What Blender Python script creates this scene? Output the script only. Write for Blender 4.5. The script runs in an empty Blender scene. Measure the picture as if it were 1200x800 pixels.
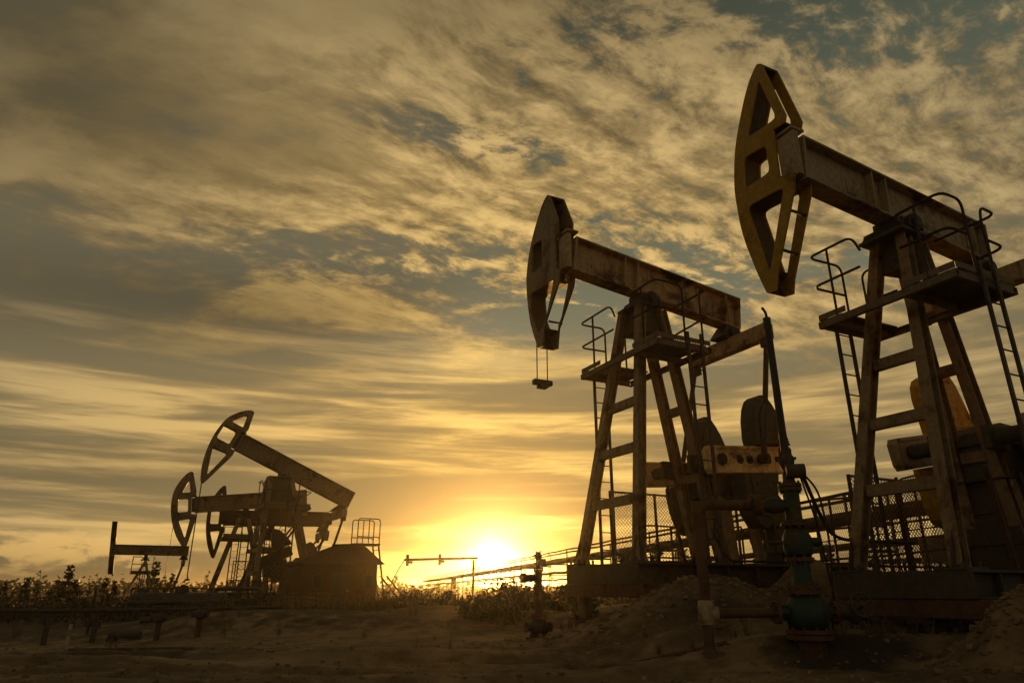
import bpy, math, random
import numpy as np
from mathutils import Vector, Matrix, noise as mnoise
from mathutils.geometry import tessellate_polygon
R = math.radians
PI = math.pi
random.seed(7)
scene = bpy.context.scene
COL = scene.collection
EYE = 0.80                      # camera height above the yard; the yard is near z = 0

# ------------------------------------------------------------------ helpers
def V(*a): return Vector(a)

class MB:
    """collects shapes, built as ONE mesh object"""
    def __init__(s, xf=None):
        s.v = []; s.f = []; s.xf = xf
    def add(s, vs, fs):
        o = len(s.v)
        s.v += [tuple(s.xf(*p)) if s.xf else tuple(p) for p in vs]
        s.f += [tuple(i + o for i in f) for f in fs]
    def hexa(s, c8):
        s.add(c8, [(0,3,2,1),(4,5,6,7),(0,1,5,4),(1,2,6,5),(2,3,7,6),(3,0,4,7)])
    def box(s, x0, x1, y0, y1, z0, z1):
        s.hexa([(x0,y0,z0),(x1,y0,z0),(x1,y1,z0),(x0,y1,z0),(x0,y0,z1),(x1,y0,z1),(x1,y1,z1),(x0,y1,z1)])
    def bar(s, p0, p1, w, h, up=(0,0,1), w1=None, h1=None):
        p0 = Vector(p0); p1 = Vector(p1); d = (p1-p0).normalized(); u = Vector(up)
        sd = d.cross(u)
        if sd.length < 1e-4: sd = d.cross(Vector((0,1,0)))
        sd.normalize(); u = sd.cross(d).normalized()
        w1 = w if w1 is None else w1; h1 = h if h1 is None else h1
        c = []
        for p, ww, hh in ((p0,w,h),(p1,w1,h1)):
            c += [p-sd*ww/2-u*hh/2, p+sd*ww/2-u*hh/2, p+sd*ww/2+u*hh/2, p-sd*ww/2+u*hh/2]
        s.hexa(c)
    def ibeam(s, p0, p1, h, w, t, up=(0,0,1)):
        p0 = Vector(p0); p1 = Vector(p1); d = (p1-p0).normalized(); u = Vector(up)
        sd = d.cross(u).normalized(); u = sd.cross(d).normalized()
        o = u*(h/2-t/2)
        s.bar(p0+o, p1+o, w, t, u); s.bar(p0-o, p1-o, w, t, u)
        s.bar(p0, p1, t*.7, h-2*t, u)
    def channel(s, p0, p1, h, w, t, up=(0,0,1), flip=1):
        p0 = Vector(p0); p1 = Vector(p1); d = (p1-p0).normalized(); u = Vector(up)
        sd = d.cross(u).normalized()*flip; u = Vector(up).normalized()
        o = u*(h/2-t/2); q = sd*(w/2-t/2)
        s.bar(p0+o, p1+o, w, t, u); s.bar(p0-o, p1-o, w, t, u)
        s.bar(p0+q, p1+q, t, h-2*t, u)
    def tube(s, pts, r, n=7, cap=True):
        pts = [Vector(p) for p in pts]
        m = len(pts); rs = r if isinstance(r, (list, tuple)) else [r]*m
        d0 = (pts[1]-pts[0]).normalized()
        a = Vector((0,0,1)) if abs(d0.z) < .9 else Vector((1,0,0))
        sd = d0.cross(a).normalized(); vs = []
        for i, p in enumerate(pts):
            if i == 0: d = d0
            elif i == m-1: d = (pts[i]-pts[i-1]).normalized()
            else:
                d = (pts[i+1]-pts[i]).normalized()+(pts[i]-pts[i-1]).normalized()
                d = d.normalized() if d.length > 1e-6 else (pts[i]-pts[i-1]).normalized()
            sd = (sd-d*sd.dot(d)).normalized(); u = d.cross(sd)
            for k in range(n):
                t = 2*PI*k/n; vs.append(p+(sd*math.cos(t)+u*math.sin(t))*rs[i])
        fs = [(i*n+k, i*n+(k+1)%n, (i+1)*n+(k+1)%n, (i+1)*n+k) for i in range(m-1) for k in range(n)]
        if cap: fs += [tuple(range(n-1,-1,-1)), tuple((m-1)*n+k for k in range(n))]
        s.add(vs, fs)
    def cyl(s, p0, p1, r, n=16, r1=None):
        s.tube([p0, p1], [r, r if r1 is None else r1], n)
    def prism(s, poly, fm, t0, t1):
        n = len(poly)
        vs = [fm(a,b,t0) for a,b in poly]+[fm(a,b,t1) for a,b in poly]
        fs = [tuple(range(n-1,-1,-1)), tuple(range(n,2*n))]+[(i,(i+1)%n,n+(i+1)%n,n+i) for i in range(n)]
        s.add(vs, fs)
    def plate(s, outer, holes, fm, t0, t1):
        rings = [outer]+holes
        tri = tessellate_polygon([[Vector((a,b,0)) for a,b in q] for q in rings])
        flat = [p for q in rings for p in q]; n = len(flat)
        vs = [fm(a,b,t0) for a,b in flat]+[fm(a,b,t1) for a,b in flat]
        fs = [tuple(t) for t in tri]+[tuple(i+n for i in reversed(t)) for t in tri]
        o = 0
        for q in rings:
            m = len(q); fs += [(o+i, o+(i+1)%m, n+o+(i+1)%m, n+o+i) for i in range(m)]; o += m
        s.add(vs, fs)
    def build(s, name, mat, parent=None, smooth=False, bevel=0, label=None):
        me = bpy.data.meshes.new(name); me.from_pydata(s.v, [], s.f); me.materials.append(mat)
        if smooth:
            me.shade_smooth()
            try: me.set_sharp_from_angle(angle=R(38))
            except Exception: pass
        o = bpy.data.objects.new(name, me); COL.objects.link(o)
        if parent: o.parent = parent
        if bevel:
            b = o.modifiers.new('bevel', 'BEVEL'); b.width = bevel; b.segments = 2; b.limit_method = 'ANGLE'; b.angle_limit = R(40)
        if label: o['label'] = label
        return o

def fillet(pts, r, n=4):
    pts = [Vector(p) for p in pts]; out = [pts[0]]
    for i in range(1, len(pts)-1):
        a = pts[i-1]-pts[i]; b = pts[i+1]-pts[i]
        q = min(r, a.length*.48, b.length*.48); a.normalize(); b.normalize()
        p0 = pts[i]+a*q; p1 = pts[i]+b*q
        for k in range(n+1):
            t = k/n; out.append(p0*(1-t)**2+pts[i]*2*t*(1-t)+p1*t*t)
    out.append(pts[-1]); return out

def tag(o, label=None, cat=None, group=None, kind=None):
    if label: o['label'] = label
    if cat: o['category'] = cat
    if group: o['group'] = group
    if kind: o['kind'] = kind
    return o
def thing(name, label, cat, loc=(0,0,0), rz=0.0, group=None, sc=1.0):
    o = bpy.data.objects.new(name, None); COL.objects.link(o)
    o.location = loc; o.rotation_euler = (0,0,rz); o.scale = (sc,sc,sc); o.empty_display_size = .3
    return tag(o, label, cat, group)

# ------------------------------------------------------------------ materials
def nodes(name):
    m = bpy.data.materials.new(name); m.use_nodes = True
    return m, m.node_tree, m.node_tree.nodes['Principled BSDF']
def mixc(nt, fac, a, b, bt='MIX'):
    n = nt.nodes.new('ShaderNodeMix'); n.data_type = 'RGBA'; n.blend_type = bt
    for s, v in ((n.inputs[0], fac), (n.inputs[6], a), (n.inputs[7], b)):
        if hasattr(v, 'node'): nt.links.new(v, s)
        elif isinstance(v, (int, float)): s.default_value = v
        else: s.default_value = (*v, 1)
    return n.outputs[2]
def noise(nt, vec, scale, detail=4, rough=.55, dist=0.0):
    n = nt.nodes.new('ShaderNodeTexNoise'); n.inputs['Scale'].default_value = scale
    n.inputs['Detail'].default_value = detail; n.inputs['Roughness'].default_value = rough; n.inputs['Distortion'].default_value = dist
    if vec is not None: nt.links.new(vec, n.inputs['Vector'])
    return n.outputs['Fac']
def remap(nt, v, a, b, c=0.0, d=1.0, smooth=True):
    n = nt.nodes.new('ShaderNodeMapRange'); n.interpolation_type = 'SMOOTHSTEP' if smooth else 'LINEAR'
    nt.links.new(v, n.inputs[0])
    for i, x in enumerate((a,b,c,d)): n.inputs[i+1].default_value = x
    return n.outputs[0]
def scaled(nt, vec, sx, sy, sz):
    n = nt.nodes.new('ShaderNodeMapping'); n.inputs['Scale'].default_value = (sx,sy,sz)
    nt.links.new(vec, n.inputs['Vector']); return n.outputs[0]
def paint(name, base, rust=(.07,.03,.013), amount=.5, rough=.55, metal=0.0, dirt=(.035,.026,.018), spec=.4):
    """weathered paint: chipped rust patches, vertical runs, dust"""
    m, nt, p = nodes(name)
    tc = nt.nodes.new('ShaderNodeTexCoord').outputs['Object']
    big = noise(nt, tc, 1.7, 6, .62, .4)
    fine = noise(nt, tc, 14, 5, .65)
    runs = noise(nt, scaled(nt, tc, 9, 9, .7), 1.5, 5, .6)
    var = mixc(nt, remap(nt, fine, .25, .75, 0, 1), tuple(c*.72 for c in base), tuple(min(1,c*1.22) for c in base))
    r1 = remap(nt, big, .62-.22*amount, .80-.22*amount, 0, 1)
    c = mixc(nt, r1, var, mixc(nt, remap(nt, fine, .3, .7), rust, tuple(x*1.9 for x in rust)))
    r2 = remap(nt, runs, .60-.12*amount, .82-.12*amount, 0, .85)
    c = mixc(nt, r2, c, dirt)
    sp = noise(nt, tc, 38, 3, .7)
    c = mixc(nt, remap(nt, sp, .70-.05*amount, .75-.05*amount, 0, 1), c, rust)
    nt.links.new(c, p.inputs['Base Color'])
    p.inputs['Metallic'].default_value = metal
    nt.links.new(remap(nt, big, .3, .7, rough-.1, min(1,rough+.25)), p.inputs['Roughness'])
    p.inputs['Specular IOR Level'].default_value = spec
    b = nt.nodes.new('ShaderNodeBump'); b.inputs['Strength'].default_value = .25; b.inputs['Distance'].default_value = .006
    nt.links.new(mixc(nt, .5, fine, big), b.inputs['Height']); nt.links.new(b.outputs[0], p.inputs['Normal'])
    return m
M = {}
M['beam']   = paint('patchy_rusty_beam', (.46,.31,.145), rust=(.055,.023,.010), amount=.72)
M['brown']  = paint('weathered_brown_steel', (.27,.18,.09), amount=.55)
M['tan']    = paint('weathered_tan_steel', (.38,.28,.16), amount=.5)
M['dark']   = paint('dark_oily_steel', (.075,.055,.036), amount=.5, rough=.6)
M['black']  = paint('greasy_black_steel', (.03,.023,.016), amount=.3, rough=.5)
M['yellow'] = paint('yellow_paint', (.40,.215,.008), amount=.22, rough=.5, dirt=(.16,.09,.012))
M['orange'] = paint('orange_yellow_paint', (.50,.285,.018), amount=.25, rough=.5, dirt=(.12,.055,.01))
M['cream']  = paint('cream_paint', (.78,.56,.25), amount=.30, rough=.5)
M['olive']  = paint('olive_iron', (.085,.078,.045), amount=.4, rough=.65)
M['green']  = paint('green_valve_paint', (.017,.042,.021), amount=.7, rough=.5)
M['rust']   = paint('rusty_pipe', (.12,.058,.027), rust=(.06,.024,.01), amount=.6, rough=.7)
M['galv']   = paint('galvanised_steel', (.42,.36,.27), amount=.25, rough=.45, metal=.3)
M['plank']  = paint('grey_planks', (.2,.15,.1), amount=.3, rough=.8)
M['sheet']  = paint('pale_sheet', (.45,.40,.31), amount=.2, rough=.6)
M['shed']   = paint('red_brown_sheet', (.085,.04,.022), amount=.7, rough=.75)
M['conc']   = paint('stained_concrete', (.26,.22,.165), rust=(.10,.075,.05), amount=.5, rough=.85)
M['wire']   = paint('fence_wire', (.22,.17,.11), amount=.4, rough=.55, metal=.3)
def leafmat(name, a, b, tr):
    m, nt, p = nodes(name)
    oi = nt.nodes.new('ShaderNodeTexCoord').outputs['Object']
    c = mixc(nt, remap(nt, noise(nt, oi, 3.0, 3), .3, .7), a, b)
    nt.links.new(c, p.inputs['Base Color']); p.inputs['Roughness'].default_value = .55
    t = nt.nodes.new('ShaderNodeBsdfTranslucent'); nt.links.new(mixc(nt, .5, c, tr), t.inputs['Color'])
    mx = nt.nodes.new('ShaderNodeMixShader'); mx.inputs[0].default_value = .22
    nt.links.new(p.outputs[0], mx.inputs[1]); nt.links.new(t.outputs[0], mx.inputs[2])
    nt.links.new(mx.outputs[0], nt.nodes['Material Output'].inputs['Surface'])
    return m
M['leaf']  = leafmat('birch_leaves', (.035,.042,.013), (.07,.06,.02), (.13,.10,.025))
M['leaf2'] = leafmat('willow_leaves', (.04,.036,.012), (.085,.06,.018), (.2,.14,.035))
M['brush'] = leafmat('dark_brush', (.022,.022,.009), (.045,.036,.014), (.07,.05,.014))
M['bark']  = paint('bark', (.13,.10,.07), amount=.3, rough=.9)
M['grass'] = leafmat('dry_grass', (.10,.075,.03), (.17,.12,.05), (.2,.13,.04))

# ------------------------------------------------------------------ ground
def sm(a, b, x):
    t = np.clip((x-a)/(b-a), 0, 1); return t*t*(3-2*t)
MOUNDS = [  # x, y, height, sx, sy, rotation
    (2.15, 10.35, .42, .95, .55, .35), (3.05, 10.15, .36, .7, .45, .2), (1.2, 10.9, .20, .9, .5, .3),
    (4.85,7.05,.50,.42,.33,.3), (5.9,7.1,.64,.75,.42,.1), (7.2,7.3,.6,.9,.5,.1), (-1.2, 9.6, .10, 1.2, .25, .1),
    (9.5, 12.0, .5, 2.5, 2.0, 0), (4.45, 10.75, .8, .42, .5, 0), (-6.2, 15.0, .28, 2.2, .8, .1), (-3.3, 14.5, .34, 2.4, .9, -.1), (-10.5, 17, .3, 3, 1, 0), (-1.0,17.5,.45,2.6,1.2,0)]
def gz(x, y):
    x = np.asarray(x, float); y = np.asarray(y, float)
    z = .36*sm(.9, 3.0, x)*sm(6.9, 8.2, y)
    z = z-.12*sm(-2, -7, x)*sm(9, 13, y)
    for cx, cy, h, sx, sy, a in MOUNDS:
        dx = (x-cx)*math.cos(a)+(y-cy)*math.sin(a); dy = -(x-cx)*math.sin(a)+(y-cy)*math.cos(a)
        z = z+h*np.exp(-.5*((dx/sx)**2+(dy/sy)**2))
    # wheel ruts running across the yard
    for k, (off, w) in enumerate(((5.2,.16),(6.9,.18),(8.5,.2),(8.05,.13),(9.1,.15))):
        c = off+.12*x*(1 if k % 2 else -.35)+.25*np.sin(x*.35+k)
        z = z-.075*np.exp(-.5*((y-c)/w)**2)+.045*np.exp(-.5*((y-c-w*2.1)/(w*.8))**2)
    return z
def gzp(x, y):
    n = mnoise.fractal(Vector((x*.9, y*.9, .3)), 1.0, 2.0, 5)*.035
    n += mnoise.fractal(Vector((x*.18, y*.18, 4.3)), 1.0, 2.0, 3)*.06
    d = max(0.0, 1-abs(y-8)/14)
    n += mnoise.fractal(Vector((x*3.7, y*5.2, 7.3)), .9, 2.1, 4)*.028*d
    return float(gz(x, y))+n
def axis(a, b, near, lim, grow):
    out = [0.0]; st = near
    while out[-1] < b:
        if out[-1] > lim: st *= grow
        out.append(out[-1]+st)
    pos = out[1:]; neg = []; st = near; q = 0.0
    while q > a:
        if -q > lim: st *= grow
        q -= st; neg.append(q)
    return neg[::-1]+[0.0]+pos
def make_ground():
    xs = axis(-1500, 1500, .085, 9, 1.055)
    y0 = axis(-60, 1800, .075, 8, 1.05); ys = [y+6.5 for y in y0]
    nx, ny = len(xs), len(ys)
    vs = []
    for y in ys:
        for x in xs:
            vs.append((x, y, gzp(x, y)*(1 if abs(x) < 60 and y < 120 else .3)))
    fs = [(j*nx+i, j*nx+i+1, (j+1)*nx+i+1, (j+1)*nx+i) for j in range(ny-1) for i in range(nx-1)]
    m, nt, p = nodes('packed_sandy_dirt')
    tc = nt.nodes.new('ShaderNodeTexCoord').outputs['Object']
    a = noise(nt, tc, .35, 5, .6); b = noise(nt, tc, 2.6, 8, .65, .3); c = noise(nt, tc, 21, 5, .7)
    st = noise(nt, scaled(nt, tc, .55, 3.2, 1), 1.4, 6, .62, .5)
    col = mixc(nt, remap(nt, b, .3, .72), (.15,.094,.045), (.30,.195,.098))
    col = mixc(nt, remap(nt, st, .45, .7, 0, .75), col, (.36,.245,.13))
    col = mixc(nt, remap(nt, a, .42, .66, 0, .7), col, (.062,.042,.024))
    col = mixc(nt, remap(nt, c, .58, .74, 0, .6), col, (.05,.034,.02))
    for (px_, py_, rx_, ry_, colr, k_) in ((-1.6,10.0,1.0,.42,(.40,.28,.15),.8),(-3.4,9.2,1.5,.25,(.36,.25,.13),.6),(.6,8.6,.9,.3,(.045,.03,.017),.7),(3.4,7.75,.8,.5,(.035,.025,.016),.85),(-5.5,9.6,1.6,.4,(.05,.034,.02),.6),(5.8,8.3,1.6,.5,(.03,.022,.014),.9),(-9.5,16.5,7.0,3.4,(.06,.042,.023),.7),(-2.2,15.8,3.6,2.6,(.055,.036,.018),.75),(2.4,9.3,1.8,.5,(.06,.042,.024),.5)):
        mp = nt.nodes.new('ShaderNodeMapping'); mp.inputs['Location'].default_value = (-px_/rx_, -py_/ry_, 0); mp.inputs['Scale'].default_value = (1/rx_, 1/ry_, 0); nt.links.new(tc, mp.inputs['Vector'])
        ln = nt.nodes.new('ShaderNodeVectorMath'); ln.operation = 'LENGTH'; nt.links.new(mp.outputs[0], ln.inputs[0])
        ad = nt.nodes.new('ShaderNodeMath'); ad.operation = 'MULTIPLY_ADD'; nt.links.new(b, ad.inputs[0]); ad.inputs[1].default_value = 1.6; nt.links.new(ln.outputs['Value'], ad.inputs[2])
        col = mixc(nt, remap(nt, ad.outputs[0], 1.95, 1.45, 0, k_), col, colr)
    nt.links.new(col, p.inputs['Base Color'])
    nt.links.new(remap(nt, b, .3, .8, .95, .7), p.inputs['Roughness']); p.inputs['Specular IOR Level'].default_value = .25
    bp = nt.nodes.new('ShaderNodeBump'); bp.inputs['Strength'].default_value = .8; bp.inputs['Distance'].default_value = .03
    nt.links.new(mixc(nt, .55, b, c), bp.inputs['Height']); nt.links.new(bp.outputs[0], p.inputs['Normal'])
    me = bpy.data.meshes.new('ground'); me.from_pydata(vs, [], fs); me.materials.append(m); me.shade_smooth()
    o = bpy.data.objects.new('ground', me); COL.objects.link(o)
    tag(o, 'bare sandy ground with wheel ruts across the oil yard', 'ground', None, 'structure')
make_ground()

# ------------------------------------------------------------------ pumpjacks
def head_mesh(mb, lin, outer, nrear, holes, fm, T, rungs=()):
    """hollow horse head: two perforated side plates joined by the curved face, the hole linings and rungs.
    outer: first part is the curved face, the last nrear points are the open rear edge"""
    na = len(outer)-nrear; outer = smooth(outer[:na])+outer[na:]
    mb.plate(outer, holes, fm, 0, .03); mb.plate(outer, holes, fm, T-.03, T)
    na = len(outer)-nrear
    for i in range(na-1):
        (a0,b0),(a1,b1) = outer[i], outer[i+1]
        cx, cy = .35, (outer[0][1]+outer[na-1][1])/2
        def ins(a,b):
            d = Vector((cx-a, cy-b)); d.normalize(); return a+d.x*.04, b+d.y*.04
        i0 = ins(a0,b0); i1 = ins(a1,b1)
        q = [(a0,b0),(a1,b1),i1,i0]
        lin.add([fm(a,b,.032) for a,b in q]+[fm(a,b,T-.032) for a,b in q], [(0,1,2,3),(7,6,5,4),(0,4,5,1),(2,6,7,3),(0,3,7,4),(1,5,6,2)])
    for h in holes:
        c = Vector((sum(a for a,b in h)/len(h), sum(b for a,b in h)/len(h)))
        n = len(h)
        for i in range(n):
            p = Vector(h[i]); q = Vector(h[(i+1)%n])
            if (p.x+q.x)/2 > c.x-.02 or abs(q.y-p.y) < .35*abs(q.x-p.x):
                e = .022; pp = p+(p-c).normalized()*e; qq = q+(q-c).normalized()*e
                s4 = [tuple(p),tuple(q),tuple(qq),tuple(pp)]
                lin.add([fm(a,b,.032) for a,b in s4]+[fm(a,b,T-.032) for a,b in s4], [(0,1,2,3),(7,6,5,4),(0,4,5,1),(2,6,7,3),(0,3,7,4),(1,5,6,2)])
    for a,b in rungs:
        lin.cyl(fm(a,b,.032), fm(a,b,T-.032), .022, 8)
def smooth(p, n=3):
    p = [Vector(q) for q in p]; out = []
    for i in range(len(p)-1):
        a, b, c, d = p[max(i-1,0)], p[i], p[i+1], p[min(i+2,len(p)-1)]
        for k in range(n):
            t = k/n; out.append(tuple(.5*(2*b+(c-a)*t+(2*a-5*b+4*c-d)*t*t+(3*b-a-3*c+d)*t**3)))
    return out+[tuple(p[-1])]
def rnd(h, k=.16):
    """round the corners of a hole"""
    out = []; n = len(h)
    for i in range(n):
        p = Vector(h[i]); a = Vector(h[i-1])-p; b = Vector(h[(i+1)%n])-p
        q = min(k*a.length, k*b.length, .09)
        a.normalize(); b.normalize()
        for t in (0,.5,1): out.append(tuple((p+a*q)*(1-t)**2+p*2*t*(1-t)+(p+b*q)*t*t))
    return out

HEAD_A = dict(outer=[(.19,7.28),(.27,7.33),(.36,7.26),(.475,7.13),(.61,6.90),(.75,6.6),(.87,6.3),(.95,6.0),(1.015,5.56),(1.01,5.2),(.99,4.9),(.94,4.6),(.865,4.3),(.78,3.99),(.68,3.69),
                     (.51,3.67),(.46,3.87),(-.03,4.97),(-.075,5.2),(.175,5.26),(.16,6.06),(-.05,6.05),(-.085,6.15)], nrear=8,
              holes=[rnd([(.285,7.06),(.655,6.24),(.075,6.21)]), rnd([(.33,5.91),(.76,5.96),(.825,5.45),(.33,5.45)]), rnd([(.13,5.09),(.815,5.14),(.585,3.93)])], rungs=[(.10,4.70),(.33,4.20)])
HEAD_B = dict(outer=[(.43,6.98),(.53,7.02),(.72,6.92),(.87,6.76),(1.04,6.55),(1.18,6.33),(1.29,6.1),(1.355,5.93),(1.425,5.62),(1.42,5.3),(1.395,5.08),(1.34,4.8),(1.26,4.52),(1.13,4.22),(.975,3.93),
                     (.80,3.91),(.745,4.37),(.16,4.95),(.10,5.2),(.22,5.28),(.24,5.92),(.14,5.95),(.12,6.28)], nrear=8,
              holes=[rnd([(.78,6.16),(1.16,6.20),(1.22,5.58),(.78,5.58)]), rnd([(.33,5.09),(1.27,5.17),(1.21,4.62),(1.0,4.24),(.72,4.28)])], rungs=[(.60,4.35)])
def HEAD_S(w, o, su=.75, sd=.96):  # straight head: u measured ahead of the beam end, v about the beam axis; o: bar width
    outer = [(.12,1.80),(.26,1.84),(.48,1.62),(.66,1.32),(.80,1.02),(.91,.68),(.97,.34),(1.0,0),(.985,-.34),(.94,-.68),(.86,-1.02),(.75,-1.35),(.60,-1.66),(.46,-1.88),(.33,-1.9),
             (.22,-1.55),(-.04,-.62),(-.02,-.43),(.16,-.41),(.16,.41),(-.02,.43),(-.04,.62)]
    NR = 7
    tri = [(.27,1.62-o),(.80-o,.60),(.13+o*.35,.60)]
    sq = [(.30,.30),(.965-o*1.05,.30),(.97-o*1.05,-.30),(.30,-.30)]
    lo = [(.13+o*.3,-.60),(.86-o*.75,-.66),(.40,-1.74+o)]
    sv = lambda b: .43+(b-.43)*su if b > .43 else (-.43+(b+.43)*sd if b < -.43 else b)
    f = lambda q: [(a*w if a > 0 else a, sv(b)) for a,b in q]
    return dict(outer=f(outer), nrear=NR, holes=[rnd(f(tri)), rnd(f(sq)), rnd(f(lo))], rungs=[(.1*w,-.9),(.22*w,-1.3)])

def make_jack(label, pos, az, tilt, D, head, head_mode='turned', crank=0.0, cm='olive', armm='cream', headm='yellow', beamm='brown', legm='brown',
              plat=None, gap=1.0, sc=1.0, guard=True, detail=1, T=.35, wires=False, w=.30):
    rz = math.atan2(math.cos(az), math.sin(az))
    root = thing('pumpjack', label, 'pumpjack', (pos[0], pos[1], pos[2]+EYE), rz, 'pumpjacks of the oil yard', sc)
    H, a, c, d = D['H'], D['a'], D['c'], D['d']; ct, st = math.cos(tilt), math.sin(tilt)
    px = D.get('px', -.5)                                            # the pivot sits over the middle of the tower top
    def BT(x, y, z): return (x*ct-z*st, y, H+x*st+z*ct)               # beam frame
    # --- base frame and piles
    mb = MB()
    x0, x1 = D['xf']+.16, -c*1.05-.9
    yb = D['yf']+.12
    for y in (-yb, yb):
        mb.ibeam((x0,y,-.15),(x1,y,-.15),.30,.20,.03)
        xx = x0-.5
        while xx > x1+.2:
            for q in (-1,1): mb.box(xx-.012,xx+.012,y+min(q*.012,q*.095),y+max(q*.012,q*.095),-.268,-.032)
            xx -= .62
    x = x0-.13
    while x > x1:
        mb.box(x-.08, x+.08, -yb+.102, yb-.102, -.27, -.035); x -= .93
    mb.box(x0+.001, x0+.03, -yb-.10, yb+.10, -.30, 0)
    mb.build('skid_base', M['dark'], root, bevel=.006)
    x = x0-.12; k = 0
    while x > x1+.1:
        mb = MB(); mb.box(x-.13, x+.13, -yb-.22-(k*37%5)*.03, yb+.20+(k*23%5)*.04, -.50, -.303); mb.build('sleeper', M['plank' if k % 3 else 'rust'], root, bevel=.012)
        x -= .78; k += 1
    for x in (x0-.25, (x0+x1)/2, x1+.3):
        for y in (-yb, yb):
            mb = MB(); mb.cyl((x,y,-.503),(x,y,-.503-gap),.10,12)
            mb.build('pile', M['rust'], root)
    mb = MB(); mb.box(x1+.1, -.9, -yb+.12, yb-.12, -.03, .02); mb.build('deck', M['plank'], root)
    # --- tower
    Ht = D['Ht']; top = H-.36
    L = {}
    for nm, (xt,yt,xb,ybm) in {'fl':(D['txf'],-D['tyf'],D['xf'],-D['yf']),'fr':(D['txf'],D['tyf'],D['xf'],D['yf']),'rl':(D['txr'],-D['tyr'],D['xr'],-D['yr']),'rr':(D['txr'],D['tyr'],D['xr'],D['yr'])}.items():
        p0 = Vector((xb,ybm,.03)); pt = Vector((xt,yt,Ht)); dr = (pt-p0)/(pt.z-p0.z)
        p1 = p0+dr*(top-.02-p0.z); L[nm] = (p0, dr)
        mb = MB(); out = Vector((0, 1 if nm[1] == 'r' else -1, 0))
        mb.ibeam(p0, p1, .17, .15, .022, (1,0,0)) if detail else mb.bar(p0, p1, .15, .17, (1,0,0))
        lg = mb.build('leg', M[legm], root, bevel=.004 if detail else 0)
        mb = MB(); mb.box(xb-.2,xb+.2,ybm-.19,ybm+.19,.0,.028)
        if detail:
            for s in (-1,1): mb.add([(xb+s*.03,ybm-.01,.03),(xb+s*.17,ybm-.01,.03),(xb+s*.03,ybm-.01,.42),(xb+s*.03,ybm+.01,.03),(xb+s*.17,ybm+.01,.03),(xb+s*.03,ybm+.01,.42)], [(0,1,2),(5,4,3),(0,3,4,1),(1,4,5,2),(2,5,3,0)])
            for s in (-1,1):
                for q in (-1,1): mb.cyl((xb+s*.14,ybm+q*.13,.028),(xb+s*.14,ybm+q*.13,.09),.02,6)
        mb.build('foot_plate', M['dark'], lg)
    def on(nm, z): p, dr = L[nm]; return p+dr*(z-p.z)
    for z, f in ((1.0,1),(1.88,1),(2.72,1),(2.72,0),(1.5,0)):
        A_, B_ = (('fl','fr') if f else ('rl','rr'))
        z *= H/5
        p, q = on(A_,z), on(B_,z)
        dv = (q-p).normalized()*.085
        mb = MB(); mb.channel(p+dv, q-dv, .15, .10, .016); mb.build('brace', M[legm], root, bevel=.003 if detail else 0)
    # saddle box and bearing
    sh = D.get('sadh', .50*H/5)
    ft, rt = on('fr', top), on('rr', top); fb, rb = on('fr', top-sh), on('rr', top-sh)
    mb = MB(); e = -.05
    mb.hexa([(rb.x-e,-rb.y-e,rb.z),(fb.x+e,-fb.y-e,fb.z),(fb.x+e,fb.y+e,fb.z),(rb.x-e,rb.y+e,rb.z),(rt.x-e,-rt.y-e,top),(ft.x+e,-ft.y-e,top),(ft.x+e,ft.y+e,top),(rt.x-e,rt.y+e,top)])
    mb.box(min(rt.x,px-.26)-.05, max(ft.x,px+.26)+.05, -max(ft.y,.3)-.05, max(ft.y,.3)+.05, top+.003, top+.06)
    mb.build('saddle', M['olive'], root, bevel=.01)
    zc = top+.06
    PB = Vector(BT(px,0,0)); yy = .42
    mb = MB(); r = .13
    zb = PB.z-.02-r
    mb.cyl((PB.x,-yy,zb),(PB.x,yy,zb),r*.62,18); 
    for s in (-1,1):
        mb.cyl((PB.x,s*.24,zb),(PB.x,s*.38,zb),r,20); mb.box(PB.x-.16,PB.x+.16,s*.31-.07,s*.31+.07,zc,zb)
    mb.box(PB.x-.12,PB.x+.12,-.2,.2,zb,PB.z+.02)
    for s in (-1,1): mb.cyl((PB.x+.2*s,.31,zc),(PB.x+.2*s,.31,zc+.16),.025,6)
    mb.build('saddle_bearing', M['black'], root, smooth=True)
    # --- walking beam
    mb = MB(BT); tf = .035
    mb.ibeam((a,0,d/2),(-c,0,d/2), d, w, tf)
    for x in [a-.02, px+.46, px+.16, -c+.34, -c+.02]:
        for s in (-1,1): mb.box(x-.012,x+.012, min(s*.014,s*(w/2-.012)), max(s*.014,s*(w/2-.012)), tf+.002, d-tf-.002)
    mb.box(a-.005,a+.02,-w/2,w/2,.0,d); mb.box(-c-.02,-c+.002,-w/2,w/2,0,d)
    mb.build('walking_beam', M[beamm], root, bevel=.006)
    # --- horse head
    if head_mode == 'turned':
        xa = a+.16
        hl = D.get('hlean', 0.0); fm = lambda u,v,t: (xa-t+hl*(v-5.5), -u, v+(H-5.0))
        mb = MB(); li = MB(); head_mesh(mb, li, head['outer'], head['nrear'], head['holes'], fm, T, head['rungs'])
        hd = mb.build('horse_head', M[headm], root, bevel=.004 if detail else 0); li.build('face_plate', M['dark'], hd)  # dark lining colour stands for rust plus the shade inside the head
        mb = MB(); z0 = H+.05+a*st
        mb.box(a+.025, xa-.035, -.17, .13, z0, z0+d*.98)
        mb.cyl((xa-.2,-.16,z0-.12),(xa-.2,-.16,z0+d+.1),.05,12); mb.box(xa-.32,a+.1,-.30,.10,z0+d+.053,z0+d+.10)
        mb.build('hinge', M[beamm], root, bevel=.008)
        uarc = head['outer'][head['nrear']]
    else:
        fm = lambda u,v,t: BT(a+u, T/2-t, d/2+v)
        mb = MB(); li = MB(); head_mesh(mb, li, head['outer'], head['nrear'], head['holes'], fm, T, head['rungs'])
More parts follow.
